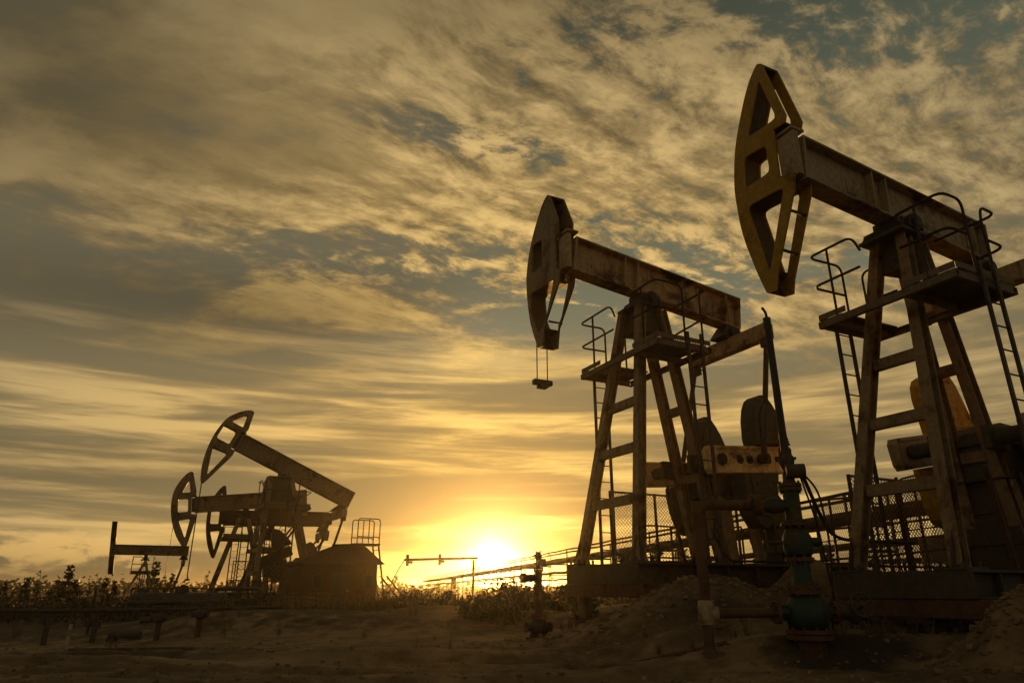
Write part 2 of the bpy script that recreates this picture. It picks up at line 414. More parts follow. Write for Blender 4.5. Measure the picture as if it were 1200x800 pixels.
        hd = mb.build('horse_head', M[headm], root); li.build('face_plate', M['dark'], hd)  # same dark lining: interior shade put into the colour along with rust
        mb = MB(BT); mb.box(a+.022,a+.15,-w/2+.02,w/2-.02,.05,d-.05); mb.box(a-.05,a+.2,-.12,.12,d+.003,d+.07); mb.build('hinge', M['dark'], root)
    # --- equalizer, tail bearing, pitmans
    ex = -c*.93; ez = D.get('eqz', -.42)
    E0 = Vector(BT(ex,0,ez)); ew = D['ew']
    mb = MB(); mb.box(E0.x-.11,E0.x+.11,-ew-.10,ew+.10,E0.z-.16,E0.z+.14)
    mb.build('equalizer', M[beamm], root, bevel=.012)
    mb = MB(); t0 = Vector(BT(ex,0,-.002))
    mb.hexa([(E0.x-.30,-.20,E0.z+.143),(E0.x+.30,-.20,E0.z+.143),(E0.x+.30,.20,E0.z+.143),(E0.x-.30,.20,E0.z+.143),(t0.x-.17,-.14,t0.z+.01),(t0.x+.17,-.14,t0.z),(t0.x+.17,.14,t0.z),(t0.x-.17,.14,t0.z+.01)])
    mb.cyl((E0.x,-.26,E0.z+.25),(E0.x,.26,E0.z+.25),.105,16)
    mb.build('tail_bearing', M['black'], root, smooth=True, bevel=.01)
    SX, SZ = D.get('sx',-1.22), D.get('sz',1.70)
    ca, sa = math.cos(crank), math.sin(crank)
    def CR(u, v): return (SX-(u*ca-v*sa), SZ+u*sa+v*ca)
    pr = D.get('pr', .86)
    for s in (-1,1):
        yc = s*.90; pxy = CR(pr,0); yp = s*(.90+.20)
        mb = MB(); mb.tube([(E0.x, s*ew, E0.z-.17),(pxy[0], yp, pxy[1])], .05, 10)
        mb.box(E0.x-.09,E0.x+.09,s*ew-.08,s*ew+.08,E0.z-.32,E0.z-.163)
        mb.cyl((pxy[0],yp-.07,pxy[1]),(pxy[0],yp+.07,pxy[1]),.095,16); mb.cyl((pxy[0],yp-.10,pxy[1]),(pxy[0],yp+.10,pxy[1]),.045,10)
        mb.build('pitman', M['dark'], root, smooth=True)
        # crank arm with bolt holes, seen from both sides
        fmc = lambda u,v,t: (CR(u,v)[0], yc+t, CR(u,v)[1])
        mb = MB(); hh = .235
        arm = [(-.22,-hh),(1.48,-hh),(1.52,-hh+.05),(1.52,hh-.05),(1.48,hh),(-.22,hh),(-.28,hh-.08),(-.28,-hh+.08)]
        mb.prism(arm, fmc, -.075, .075)
        for v in (-hh+.03, hh-.03):
            q = [(-.2,v-.027),(1.46,v-.027),(1.46,v+.027),(-.2,v+.027)]
            mb.prism(q, fmc, .0755, .10); mb.prism(q, fmc, -.10, -.0755)
        cr = mb.build('crank', M[armm], root, bevel=.006)
        mb = MB()
        for u in (0,.42,.64,.86,1.08,1.3):
            q0 = fmc(u,0,-.115); q1 = fmc(u,0,.115); mb.cyl(q0,q1,.04 if u else .10,14)
            if u in (.42,.64,1.08):
                for tt in (-1,1): mb.tube([fmc(u+.065*math.cos(t),.065*math.sin(t),tt*.085) for t in np.linspace(0,2*PI,13)],.012,5,cap=False)
        mb.build('crank_pin', M['black'], cr, smooth=True)
        lob = [(.80,0),(.785,.42),(.82,.76),(.89,1.0),(.98,1.15),(1.07,1.215),(1.16,1.22),(1.25,1.16),(1.35,1.02),(1.45,.82),(1.54,.57),(1.60,.30),(1.62,0)]
        lob = D.get('lob', lob)
        for k in (1,-1):
            uo = (D.get('fw',.28) if s < 0 else 0) if k > 0 else -.42; q = [(u+uo, k*v*.95) for u,v in lob]
            q = [(u, v+k*.245 if abs(v) < .01 else v) for u,v in q]
            mb = MB(); mb.prism(q, fmc, -.17, .17)
            q2 = [(1.22+uo+(u-1.22-uo)*.72, k*.30+(v-k*.30)*.80) for u,v in q]
            mb.prism(q2, fmc, .172, .20)
            for cu, cv in ((1.02+uo,k*.42),(1.42+uo,k*.42),(1.2+uo,k*1.0)): mb.cyl(fmc(cu,cv,.2),fmc(cu,cv,.235),.035,8)
            mb.build('counterweight', M[cm], root, bevel=.015)
    # --- gearbox on its stand, motor, belt guard
    SH = SX; SX = SX-D.get('gs',.38)
    mb = MB()
    gb = [(.04,1.20),(.06,1.56),(.0,1.84),(-.18,1.95),(-.5,1.93),(-.80,1.80),(-.90,1.5),(-.90,1.20)]
    mb.prism([(SX+u, v-1.7+SZ) for u,v in gb], lambda x,z,t: (x,t,z), -.32, .32)
    mb.box(SX-.96,SX+.10,-.38,.38,SZ-.05,SZ+.03)
    for s in (-1,1): mb.cyl((SH,s*.32,SZ),(SH,s*.80,SZ),.11,18); mb.box(SX-.1,SH+.2,s*.37-.05,s*.37+.05,SZ-.16,SZ+.16); mb.cyl((SX-.6,s*.32,SZ-.02),(SX-.6,s*.39,SZ-.02),.2,18)
    for x in np.linspace(-.90,.05,6):
        for s in (-1,1): mb.cyl((SX+x,s*.35,SZ+.03),(SX+x,s*.35,SZ+.07),.022,6)
    mb.cyl((SX-.3,0,SZ+.33),(SX-.3,0,SZ+.44),.10,12)
    mb.build('gearbox', M['olive'], root, bevel=.012, smooth=False)
    zt = SZ-.524
    for x in (SX-.08, SX-.78):
        for y in (-.28,.28):
            mb = MB(); mb.bar((x+(.10 if x > SX else -.14), y*1.15, .02),(x,y,zt),.14,.14,(1,0,0)); mb.build('gearbox_stand', M['tan'], root, bevel=.005)
    mb = MB(); mb.box(SX-.98,SX+.12,-.38,.38,zt,zt+.022); mb.build('gearbox_plate', M['dark'], root)
    if D.get('panel'):
        mb = MB(); mb.box(SX-.86,SX+.0,-.34,.34,.024,zt-.002)
        for z in (.35,.75): mb.box(SX-.88,SX+.02,-.36,.36,z,z+.05)
        mb.build('stand_panel', M['dark'], root)
    if detail:
        for bx, by, bw, bh in ((-2.55,yb-.16,.20,.85),):
            mb = MB(); mb.box(bx-bw,bx+bw,by-.09,by+.09,.20,.20+bh); mb.box(bx-bw-.02,bx+bw+.02,by-.11,by+.11,.20+bh+.002,.23+bh); mb.box(bx-.03,bx+.03,by-.03,by+.03,.021,.198)
            cb = mb.build('control_box', M['sheet'] if bh < .7 else M['olive'], root, bevel=.008)
            mb = MB(); mb.cyl((bx+bw*.6,by+.091,.20+bh*.5),(bx+bw*.6,by+.12,.20+bh*.5),.02,8); mb.build('handle', M['black'], cb)
        mb = MB(); mb.tube(fillet([(-2.55,yb-.16,.21),(-2.55,yb-.02,.06),(-1.2,yb-.02,.05),(-.9,yb-.02,.5),(SX-.3,.33,zt+.1)],.15,5),.022,7); mb.build('conduit', M['black'], root, smooth=True)
        mb = MB(); mb.bar((-.55,.62,.03),(-.25,.70,1.15),.035,.05,(0,1,0)); mb.cyl((-.28,.69,1.05),(-.245,.70,1.22),.028,8); mb.build('brake_lever', M['rust'], root)
    mx = -c*1.05-.25; mb = MB()
    mb.cyl((mx,-.45,.55),(mx,.2,.55),.24,20); mb.cyl((mx,.2,.55),(mx,.32,.55),.17,16); mb.box(mx-.2,mx+.2,-.4,.15,.05,.34); mb.box(mx-.14,mx+.14,-.25,-.05,.76,.88)
    for t in np.linspace(0,2*PI,18,endpoint=False): mb.bar((mx+.25*math.cos(t),-.4,.55+.25*math.sin(t)),(mx+.25*math.cos(t),.15,.55+.25*math.sin(t)),.012,.05,(math.cos(t),0,math.sin(t)))
    mb.build('motor', M['olive'], root)
    mb = MB(); pts = [(mx-.25,.38),(mx-.3,.68),(mx-.1,.86),(SX-.75,SZ+.12),(SX-.45,SZ-.02),(SX-.42,SZ-.28),(SX-.7,SZ-.42)]
    mb.prism(pts, lambda x,z,t: (x,t,z), .42, .50); mb.build('belt_guard', M['dark'], root, bevel=.01)
    # --- service platform, toe boards, rails, ladders
    if plat:
        zp, yl, yr_, xf_, xr_ = plat['z'], plat['yl'], plat['yr'], plat['xf'], plat['xr']
        ti, to = .36, .40
        ringx = on('fr', zp).x+.13; rearx = on('rr', zp).x-.12
        mb = MB()
        mb.channel((xf_,yl,zp-.05),(xf_,yr_,zp-.05),.10,.07,.012)
        mb.channel((xr_,yl,zp-.05),(xr_,yr_,zp-.05),.10,.07,.012, flip=-1)
        for y in (yl+.035, -.62 if yl < -.7 else yl+.4, .50, yr_-.035): mb.bar((xf_-.036,y,zp-.05),(xr_+.036,y,zp-.05),.05,.095)
        pf = mb.build('platform', M['plank'], root)
        for (ya, yb2) in ((yl+.02, -.46), (.46, yr_-.02)):
            mb = MB()
            if plat.get('open'):
                x = xf_-.06
                while x > xr_+.05: mb.box(x-.011,x+.011,ya,yb2,zp+.001,zp+.03); x -= .055
                y = ya+.05
                while y < yb2: mb.box(xr_+.04,xf_-.04,y-.006,y+.006,zp-.012,zp+.0005); y += .18
            else:
                n = 5
                for i in range(n):
                    xa_, xb_ = xf_+(xr_-xf_)*i/n, xf_+(xr_-xf_)*(i+1)/n
                    mb.box(xb_+.006,xa_-.006,ya,yb2,zp+.001,zp+.028)
            mb.build('grating', M['dark'], pf)
        ye = yl+.62*(abs(yl)-.1)
        for tb in (((xf_,yl,zp+.07),(xr_,yl,zp+.07)),((xf_,yr_,zp+.07),(xr_,yr_,zp+.07)),((xf_+.01,yl+.01,zp+.07),(xf_+.01,ye,zp+.07)),((xf_+.01,.52,zp+.07),(xf_+.01,yr_-.01,zp+.07))):
            mb = MB(); mb.bar(tb[0],tb[1],.012,.085); mb.build('toe_board', M['plank'], pf)
        hr, hm = 1.08, .58; r = .019
        def rail(pts, f=.14):
            m_ = MB(); m_.tube(fillet(pts, f), r, 6); return m_.build('railing', M['black'], root, smooth=True)
        for h in (hr, hm):
            rail([(xr_*.45,yl,zp+.05),(xr_*.45,yl,zp+h),(xf_,yl-.02,zp+h),(xf_,-.10 if yl < -.7 else yl+.6,zp+h),(xf_-.03,-.02,zp+h-.25)] if h == hr else
                 [(xr_*.45,yl,zp+h),(xf_,yl-.02,zp+h),(xf_,-.05,zp+h)])
            rail([(xf_,.60,zp+h-.02),(xf_,yr_+.02,zp+h),(plat['gate'],yr_+.02,zp+h),(plat['gate'],yr_,zp+.02)] if h == hr else
                 [(xf_,.56,zp+h),(xf_,yr_+.02,zp+h),(plat['gate'],yr_,zp+h)])
        rail([(xf_,yl+.42*(abs(yl)-.1),zp+.02),(xf_,yl+.42*(abs(yl)-.1),zp+hr)], .01)
        rail([(xr_+.05,yl,zp+.02),(xr_+.05,yl,zp+hr),(xr_,yl+.3,zp+hr),(xr_,-.35,zp+hr-.1)])
        rail([(xr_,yl,zp+hm),(xr_,-.35,zp+hm)], .1)
        rail([(xr_,.35,zp+hm-.05),(xr_,yr_,zp+hm),(plat['gate']-.42,yr_+.02,zp+hm)])
        rail([(xr_,.35,zp+hr),(xr_,yr_,zp+hr),(plat['gate']-.42,yr_+.02,zp+hr),(plat['gate']-.40,yr_,zp+hr-.2),(plat['gate']-.40,yr_,zp+.02)])
        rail([(xf_,.85,zp+.02),(xf_,.85,zp+hr)], .01)
        for (yy_, xa_) in ((yl-.03, plat['lad_l']), (yr_+.03, plat['gate']-.03)):
            mb = MB(); wl = .30
            zl0 = .0 if yy_ < 0 else .05
            for xx in (xa_, xa_-wl): mb.bar((xx,yy_,zl0),(xx,yy_,zp+.14 if yy_ < 0 else zp+.2),.035,.05,(1,0,0))
            z = zl0+.3
            while z < zp: mb.cyl((xa_-.018,yy_,z),(xa_-wl+.018,yy_,z),.011,6); z += .31
            mb.build('ladder', M['dark'], root)
    # --- crank guard: posts and chain link on the far side
    if guard:
        gy = -1.42; xs_ = np.linspace(-.55 if detail else -.4, x1+.2, 4); gh = 1.42
        mb = MB()
        for x in xs_: mb.bar((x,gy,.0),(x,gy,gh),.04,.04)
        for z in (.02+.1, gh-.02): 
            for i in range(3): mb.bar((xs_[i]-.02,gy,z),(xs_[i+1]+.02,gy,z),.035,.035)
        mb.box(x1+.2,-.4,gy-.03,-yb-.112,-.15,-.05)
        gf = mb.build('guard_frame', M['dark'], root)
        mb = MB(); chain(mb, lambda u,v: (xs_[0]+(xs_[-1]-xs_[0])*u/abs(xs_[-1]-xs_[0]), gy, v), abs(xs_[-1]-xs_[0]), .14, gh-.04, .075 if detail else .2, .0052 if detail else .008)
        mb.build('chain_link', M['wire'], gf)
    if wires:
        for s in (0,1):
            mb = MB(); u0, v0 = wires['at']; p = fm(u0, v0, T*(.18+s*.64)); q = (p[0]+0*s, p[1], wires['z'])
            mb.tube([p,q], .011, 5); mb.build('wireline', M['black'], hd)
        p = fm(u0, v0, .0); q = fm(u0, v0, T)
        mb = MB(); zc2 = wires['z']; mb.box(q[0]-.02,p[0]+.02,p[1]-.06,p[1]+.06,zc2-.10,zc2)
        mb.box(q[0]+.08,p[0]-.08,p[1]-.075,p[1]+.075,zc2-.16,zc2-.102)
        mb.build('carrier_bar', M['black'], hd, bevel=.01)
    return root

def chain(mb, fm, Lu, v0, v1, step, r):
    """diagonal wires of a chain link panel"""
    Hh = v1-v0
    for sgn in (1,-1):
        k = -Hh
        while k < Lu:
            a0 = max(0.0, -k); a1 = min(Hh, Lu-k)
            if a1-a0 > .02:
                p = [(k+a0, a0),(k+a1, a1)]
                q = [fm(u, v0+(t if sgn > 0 else Hh-t)) for u,t in p]
                mb.tube(q, r, 3, cap=False)
            k += step

DB = dict(a=1.077,c=2.905,d=.712,Ht=3.931,txf=-.159,txr=-.886,tyf=.351,tyr=.268,xf=.512,xr=-1.635,yf=.823,yr=.30,H=5.0,ew=1.005)
DA = dict(a=1.308,c=2.792,d=.724,Ht=3.101,txf=-.124,txr=-1.10,tyf=.353,tyr=.20,xf=.572,xr=-1.521,yf=.652,yr=.30,H=5.0,ew=1.0,px=-.55,fw=.10,panel=True,gs=.14,lob=[(.72,0),(.71,.85),(.76,1.06),(.86,1.17),(1.0,1.22),(1.22,1.21),(1.34,1.14),(1.42,.98),(1.52,.55),(1.58,.25),(1.6,0)])
make_jack('nearest and tallest pumpjack, with a yellow horse head swung sideways over the green wellhead', (5.172,8.768,.208), R(-116.478), R(5.583), DA, HEAD_A, cm='orange', armm='tan', headm='yellow', beamm='tan', legm='brown',
          crank=R(10), plat=dict(z=3.50,yl=-.84,yr=1.20,xf=.27,xr=-.95,gate=-.15,lad_l=-.11), gap=.30)
make_jack('rusty brown pumpjack in the middle, with a carrier bar dangling from its brown head', (2.038,11.925,.394), R(-116.437), R(7.1), DB, HEAD_B, cm='olive', armm='cream', headm='brown', beamm='beam', legm='brown',
          crank=R(4), plat=dict(z=3.60,yl=-1.18,yr=1.22,xf=.14,xr=-1.0,gate=-.45,lad_l=-.16,open=True), gap=.55, wires=dict(at=(1.14,4.22),z=3.36))
DC = dict(DB, a=1.69, c=3.44, H=5.0, px=-.42, sx=-1.6, sz=1.35, pr=.7, Ht=3.4, txf=.17, txr=-1.06, xf=.36, xr=-2.1, tyf=.5, tyr=.4, sadh=1.12)
make_jack('pumpjack with its head raised highest in the far left cluster', (-9.718,27.839,-.409), R(-119.86), R(23.2), DC, HEAD_S(.98,.10,.62,1.06), 'straight', cm='dark', armm='dark', headm='brown', beamm='brown', legm='brown',
          crank=R(-40), plat=dict(z=3.50,yl=-.95,yr=1.05,xf=.32,xr=-1.4,gate=-.5,lad_l=-.2), gap=.55, detail=0, w=.32, wires=dict(at=(.44,-1.93),z=.9))
DD = dict(DB, a=1.61, c=3.30, H=3.60, Ht=2.6, px=-.55, sz=1.2, sx=-1.3, pr=.6)
make_jack('pumpjack with an oval three-hole head, its beam level, behind the one with a raised head', (-12.976,32.544,-.10), R(-115.0), R(-6.9), DD, HEAD_S(1.0,.24), 'straight', cm='dark', armm='dark', headm='brown', beamm='brown', legm='brown',
          crank=R(25), plat=dict(z=2.35,yl=-1.1,yr=1.2,xf=.3,xr=-1.3,gate=-.4,lad_l=-.2), gap=.6, detail=0, wires=dict(at=(.86,-.7),z=.75))
DF = dict(DB, a=1.61, c=3.30, H=3.05, Ht=2.2, px=-.55, sz=1.05, sx=-1.3, pr=.6)
make_jack('dark pumpjack half hidden behind the two others of the far cluster', (-12.35,34.4,-.10), R(-117.0), R(-1.5), DF, HEAD_S(.78,.16), 'straight', cm='dark', armm='dark', headm='dark', beamm='dark', legm='dark',
          crank=R(5), plat=dict(z=1.9,yl=-1.1,yr=1.2,xf=.3,xr=-1.3,gate=-.4,lad_l=-.2), gap=.6, detail=0)
DE = dict(DB, a=1.75, c=3.25, H=3.95, Ht=3.0, px=-.5, sz=1.15, sx=-1.9, pr=.6, ew=.7, xf=.9, txf=-.3, txr=-.7, hlean=.09)
make_jack('smallest pumpjack, at the far left, with a narrow upright head and level beam', (-14.9,28.5,-.86), R(-117.0), R(0.0), DE, dict(HEAD_A, outer=[(u,5.5+(v-5.5)*1.0) for u,v in HEAD_A['outer']]), 'turned', cm='olive', armm='dark', headm='dark', beamm='brown', legm='tan',
          crank=R(-15), plat=dict(z=2.75,yl=-.85,yr=.95,xf=.3,xr=-1.1,gate=-.3,lad_l=-.2), gap=.2, sc=.55, detail=0, guard=False, T=.34)

# ------------------------------------------------------------------ wellheads
def flange(mb, p0, p1, r, bolts=8):
    mb.cyl(p0, p1, r, 20); d = (Vector(p1)-Vector(p0)); dn = d.normalized()
    a = Vector((1,0,0)) if abs(dn.x) < .5 else Vector((0,0,1)); u = dn.cross(a).normalized(); w = dn.cross(u)
    for k in range(bolts):
        t = 2*PI*k/bolts; o = (u*math.cos(t)+w*math.sin(t))*(r*.82)
        mb.cyl(Vector(p0)+o-dn*.025, Vector(p1)+o+dn*.025, .014, 6)
def handwheel(mb, c, ax, r):
    c = Vector(c); ax = Vector(ax).normalized(); a = Vector((0,0,1)) if abs(ax.z) < .8 else Vector((1,0,0))
    u = ax.cross(a).normalized(); w = ax.cross(u)
    mb.tube([c+(u*math.cos(t)+w*math.sin(t))*r for t in np.linspace(0,2*PI,21)], .014, 6, cap=False)
    for k in range(4): t = k*PI/2+.4; mb.cyl(c, c+(u*math.cos(t)+w*math.sin(t))*r, .010, 5)
    mb.cyl(c-ax*.03, c+ax*.03, .03, 8)
def wellhead(label, loc, rz, rod, pipes=True, mat='green', sc=1.0):
    t = thing('wellhead', label, 'wellhead', (loc[0],loc[1],loc[2]), rz, 'wellheads under the pumpjacks', sc)
    def fl(r, n, *spans, m='rust'):
        for p0, p1 in spans:
            mb = MB(); flange(mb, p0, p1, r, n); mb.build('flange', M[m], t, smooth=True)
    Z = lambda a, b: ((0,0,a),(0,0,b))
    mb = MB(); mb.cyl((0,0,-.4),(0,0,.06),.15,20); mb.build('casing', M['rust'], t, smooth=True)
    fl(.235, 10, Z(.06,.105), Z(.115,.155)); fl(.185, 8, Z(.50,.545), Z(.555,.595)); fl(.15, 8, Z(.83,.87), Z(1.20,1.235)); fl(.125, 8, Z(1.58,1.615), Z(1.625,1.66))
    mb = MB(); mb.tube([(0,0,.155),(0,0,.19),(0,0,.25),(0,0,.36),(0,0,.44),(0,0,.50)],[.16,.20,.225,.225,.18,.14],20)
    mb.cyl((-.13,0,.32),(-.30,0,.32),.08,14); mb.cyl((.13,0,.32),(.27,0,.32),.08,14); mb.build('casing_head', M[mat], t, smooth=True)
    fl(.115, 8, ((-.30,0,.32),(-.335,0,.32)), ((.27,0,.32),(.305,0,.32)))
    mb = MB(); mb.tube([(0,0,.595),(0,0,.64),(0,0,.83)],[.11,.095,.095],16); mb.build('neck', M[mat], t, smooth=True)
    mb = MB(); mb.tube([(0,0,.87),(0,0,.90),(0,0,.96),(0,0,1.08),(0,0,1.14),(0,0,1.20)],[.10,.14,.155,.15,.125,.09],18); mb.cyl((.08,-.02,1.03),(.22,-.05,1.03),.05,12); mb.build('gate_valve', M[mat], t, smooth=True)
    mb = MB(); handwheel(mb,(-.31,.1,1.03),(1,-.2,0),.13); mb.cyl((-.31,.1,1.03),(-.1,.03,1.03),.018,8); mb.build('handwheel', M['dark'], t, smooth=True)
    mb = MB(); mb.tube([(0,0,1.235),(0,0,1.28),(0,0,1.58)],[.115,.088,.088],16); mb.cyl((0,0,1.42),(-.22,0,1.42),.065,14); mb.tube([(-.12,0,1.42),(-.22,0,1.42),(-.30,0,1.42)],[.08,.095,.07],14); mb.build('tee', M[mat], t, smooth=True)
    fl(.115, 8, ((-.36,0,1.42),(-.40,0,1.42)), ((-.41,0,1.42),(-.45,0,1.42)))
    mb = MB(); mb.cyl((-.30,0,1.42),(-.36,0,1.42),.06,12); mb.build('nipple', M['dark'], t, smooth=True)
    mb = MB(); mb.tube([(0,0,1.66),(0,0,1.70),(0,0,1.78)],[.08,.065,.065],14); mb.cyl((-.05,-.06,1.79),(.15,-.10,1.79),.08,16); mb.tube([(0,0,1.79),(0,0,1.85),(0,0,1.91),(0,0,1.95),(0,0,2.03)],[.055,.07,.09,.09,.045],14)
    mb.cyl((0,-.05,1.79),(0,.03,1.79),.062,12)
    for k in range(4): a = k*PI/2+.3; mb.cyl((.075*math.cos(a),.075*math.sin(a),1.89),(.075*math.cos(a),.075*math.sin(a),2.06),.011,6)
    mb.bar((-.12,0,1.95),(.12,.02,1.95),.028,.028); mb.build('stuffing_box', M['dark'], t, smooth=True)
    if rod:
        mb = MB(); mb.tube([(0,0,2.0),(0,0,2.04),(0,0,rod-.15)],[.052,.045,.040],10); mb.tube([(0,0,rod-.15),(0,0,rod-.02)],.045,10); mb.tube(fillet([(0,0,rod-.02),(0,0,rod+.05),(-.04,0,rod+.12)],.04),.016,6)
        mb.build('polished_rod', M['black'], t, smooth=True)
    if pipes:
        r = .058
        mb = MB(); mb.tube(fillet([(-.45,0,1.42),(-1.06,-.01,1.43),(-1.06,0,.37)],.16,8), r, 14); mb.tube([(-1.06,0,.37),(-1.06,0,-.02),(-1.06,0,-.3)],[.056,.056,.056],14); mb.build('flow_line', M['rust'], t, smooth=True)
        mb = MB(); mb.cyl((-.335,0,.32),(-1.02,0,.31),.05,12); mb.build('annulus_line', M['rust'], t, smooth=True)
        mb = MB(); mb.tube([(-1.06,0,.20),(-1.06,0,.24),(-1.06,0,.40),(-1.06,0,.44)],[.07,.085,.085,.07],14); mb.tube([(-1.06,0,.31),(-.94,0,.31)],[.085,.07],12); mb.build('union', M['tan'], t, smooth=True)
        mb = MB(); mb.tube([(-1.06,0,-.32),(-1.06,0,-.08),(-1.06,0,-.03)],[.10,.095,.065],14); mb.build('ground_collar', M['rust'], t, smooth=True)
        mb = MB(); mb.cyl((.305,0,.32),(.44,0,.32),.07,12); mb.tube([(.44,0,.32),(.50,0,.32),(.56,0,.32)],[.10,.12,.07],14); handwheel(mb,(.50,-.20,.40),(.1,-1,.3),.12); mb.cyl((.5,0,.33),(.5,-.2,.40),.02,8); mb.build('side_valve', M['dark'], t, smooth=True)
        mb = MB(); mb.tube(fillet([(.12,-.08,1.78),(.30,-.02,1.6),(.36,0,1.1),(.34,.05,.6),(.28,.1,.1)],.3,6), .012, 6); mb.build('hose', M['black'], t, smooth=True)
    return t
wellhead('green wellhead tree with rusty flow line and tall polished rod, before the middle pumpjack', (3.11,7.74,.26), .0, 3.68)
wellhead('brown wellhead glowing against the sun, left of the middle pumpjack', (.40,10.9,float(gz(.4,10.9))-.05), .4, 0, pipes=False, mat='dark', sc=.62)
for k in (0,1):
    mb = MB()
    if k == 0: mb.tube(fillet([(3.25,7.72,2.06),(3.75,8.4,1.45),(4.4,9.4,1.42),(6.0,10.6,1.46)],.5,8), .022, 7)
    else: mb.tube(fillet([(3.22,7.70,2.02),(3.42,7.9,1.55),(3.62,8.15,.55)],.2,6), .012, 6)
    o = mb.build('cable', M['black'], smooth=True)
    tag(o, ['thick black cable sagging from the green wellhead to the chain link fence', 'thin black cable dropping beside the green wellhead to the ground'][k], 'cable')

# ------------------------------------------------------------------ long pipe rack behind the middle pumpjack
def pipe_rack():
    t = thing('pipe_rack', 'long raised pipe rack with handrail running into the distance toward the far cluster', 'pipe rack', (0,0,0))
    A_ = Vector((9.4,7.0,0)); 
    P1 = Vector((7.8,13.3,0)); P2 = Vector((-3.75,70,0)); d = (P2-P1).normalized(); n = Vector((d.y,-d.x,0))
    za = 1.50+EYE
    def at(s, o, z): return P1+d*s+n*o+Vector((0,0,z))
    s0, s1 = -2.0, 120.0
    ss = list(np.arange(s0, s1+.1, 3.6))
    def run(o, z, r, name, mat, sag=0.0):
        mb = MB(); mb.tube([at(s, o, z+(sag*math.sin(s*1.7))) for s in np.arange(s0, s1+.1, 1.8)], r, 8); return mb.build(name, M[mat], t, smooth=True)
    run(0, za, .13, 'pipe', 'rust', .012); run(.45, za-.05, .07, 'pipe', 'rust', .01); run(-.1, za-.62, .075, 'pipe', 'rust', .02)
    run(.62, za+.47, .042, 'handrail', 'dark', .01); run(-.42, za+.42, .036, 'handrail', 'dark', .012); run(.3, za-.95, .05, 'pipe', 'dark', .03)
    for i, s in enumerate(ss):
        b = at(s,0,0); g = float(gz(b.x,b.y))-.1
        mb = MB(); mb.bar(at(s,.62,g), at(s,.62,za+.5), .06,.06,(1,0,0)); mb.bar(at(s,-.42,g), at(s,-.42,za+.45), .05,.05,(1,0,0))
        mb.bar(at(s,-.39,za-.17), at(s,.59,za-.17), .08,.08); mb.bar(at(s,-.39,za-.74), at(s,.59,za-.74), .06,.06)
        if i in (5, 21): mb.box(b.x-.3,b.x+.3,b.y-.3,b.y+.3,g,za-.22)
        mb.build('trestle', M['dark'], t)
    return t
pipe_rack()
def P(px, py, Y):
    """a point of the place, from the direction measured for it and its distance north"""
    u = (px-600)/800; v = (400-py)/800; c, s = math.cos(R(20)), math.sin(R(20))
    k = Y/(c-s*v); return Vector((u*k, Y, (s+c*v)*k+EYE))
# barrier pole beside the sun
def barrier():
    Y = 42; a = P(474,655.5,Y); b = P(556,653.5,Y+2); g = float(gz(b.x,b.y))
    t = thing('barrier', 'horizontal pole barrier on a single post just left of the sun', 'barrier', (b.x-.05,b.y,g))
    o = t.location
    mb = MB(); mb.bar((0,0,-.1),(0,0,b.z-g-.1),.16,.16,(1,0,0)); mb.build('post', M['dark'], t)
    mb = MB(); mb.bar(a-o, Vector((.25,0,b.z-g)), .13,.15); mb.build('pole', M['dark'], t)
    for f in (.02,.45):
        q = (a-o).lerp(Vector((.25,0,b.z-g)), f+.02)
        mb = MB(); mb.bar(q+Vector((0,0,-.35)), q+Vector((0,0,.28)), .16,.16,(1,0,0)); mb.box(q.x-.05,q.x+.3,q.y-.1,q.y+.1,q.z-.22,q.z-.08); mb.build('lamp_bracket', M['black'], t)
    q = (a-o)
    mb = MB(); mb.tube(fillet([q, q+Vector((-.6,0,-1.0)), q+Vector((-1.0,0,-2.4))], .6, 6), .03, 6); mb.build('chain', M['black'], t, smooth=True)
barrier()

# ------------------------------------------------------------------ chain link fence behind the nearest pumpjack
def yard_fence(label, p0, p1, zb, zt, n, step=.075, r=.0048, gap_side=False):
    t = thing('chain_link_fence', label, 'fence', (p0[0],p0[1],0))
    d = Vector((p1[0]-p0[0], p1[1]-p0[1], 0)); L = d.length; d.normalize()
    at = lambda s, z: d*s+Vector((0,0,z))
    for k in range(n+1):
        s = L*k/n; g = float(gz(p0[0]+d.x*s, p0[1]+d.y*s))-.15
        mb = MB(); mb.cyl(at(s,g), at(s,zt+.05), .032, 8); mb.build('post', M['dark'], t, smooth=True)
    for k in range(n):
        s0, s1 = L*k/n+.06, L*(k+1)/n-.06
        mb = MB(); mb.tube(fillet([at(s0,zb),at(s0,zt),at(s1,zt),at(s1,zb),at(s0,zb)],.12), .018, 6)
        mb.cyl(at(s0+.018,zb+(zt-zb)*.55), at(s1-.018,zb+(zt-zb)*.55), .013, 6); f = mb.build('panel_frame', M['dark'], t, smooth=True)
        mb = MB(); chain(mb, lambda u,v: tuple(at(s0+u, v)), s1-s0, zb, zt, step, r); mb.build('chain_link', M['wire'], f)
    return t
yard_fence('chain link fence of framed panels, seen between the legs of the nearest pumpjack', (6.62,15.3), (6.95,10.75), .25+EYE-.35, 1.84+EYE, 3)
yard_fence('low chain link fence running behind the yard, right of the wellhead', (4.6,14.6), (10.6,13.2), .30, 1.30, 4, .085, .0055)
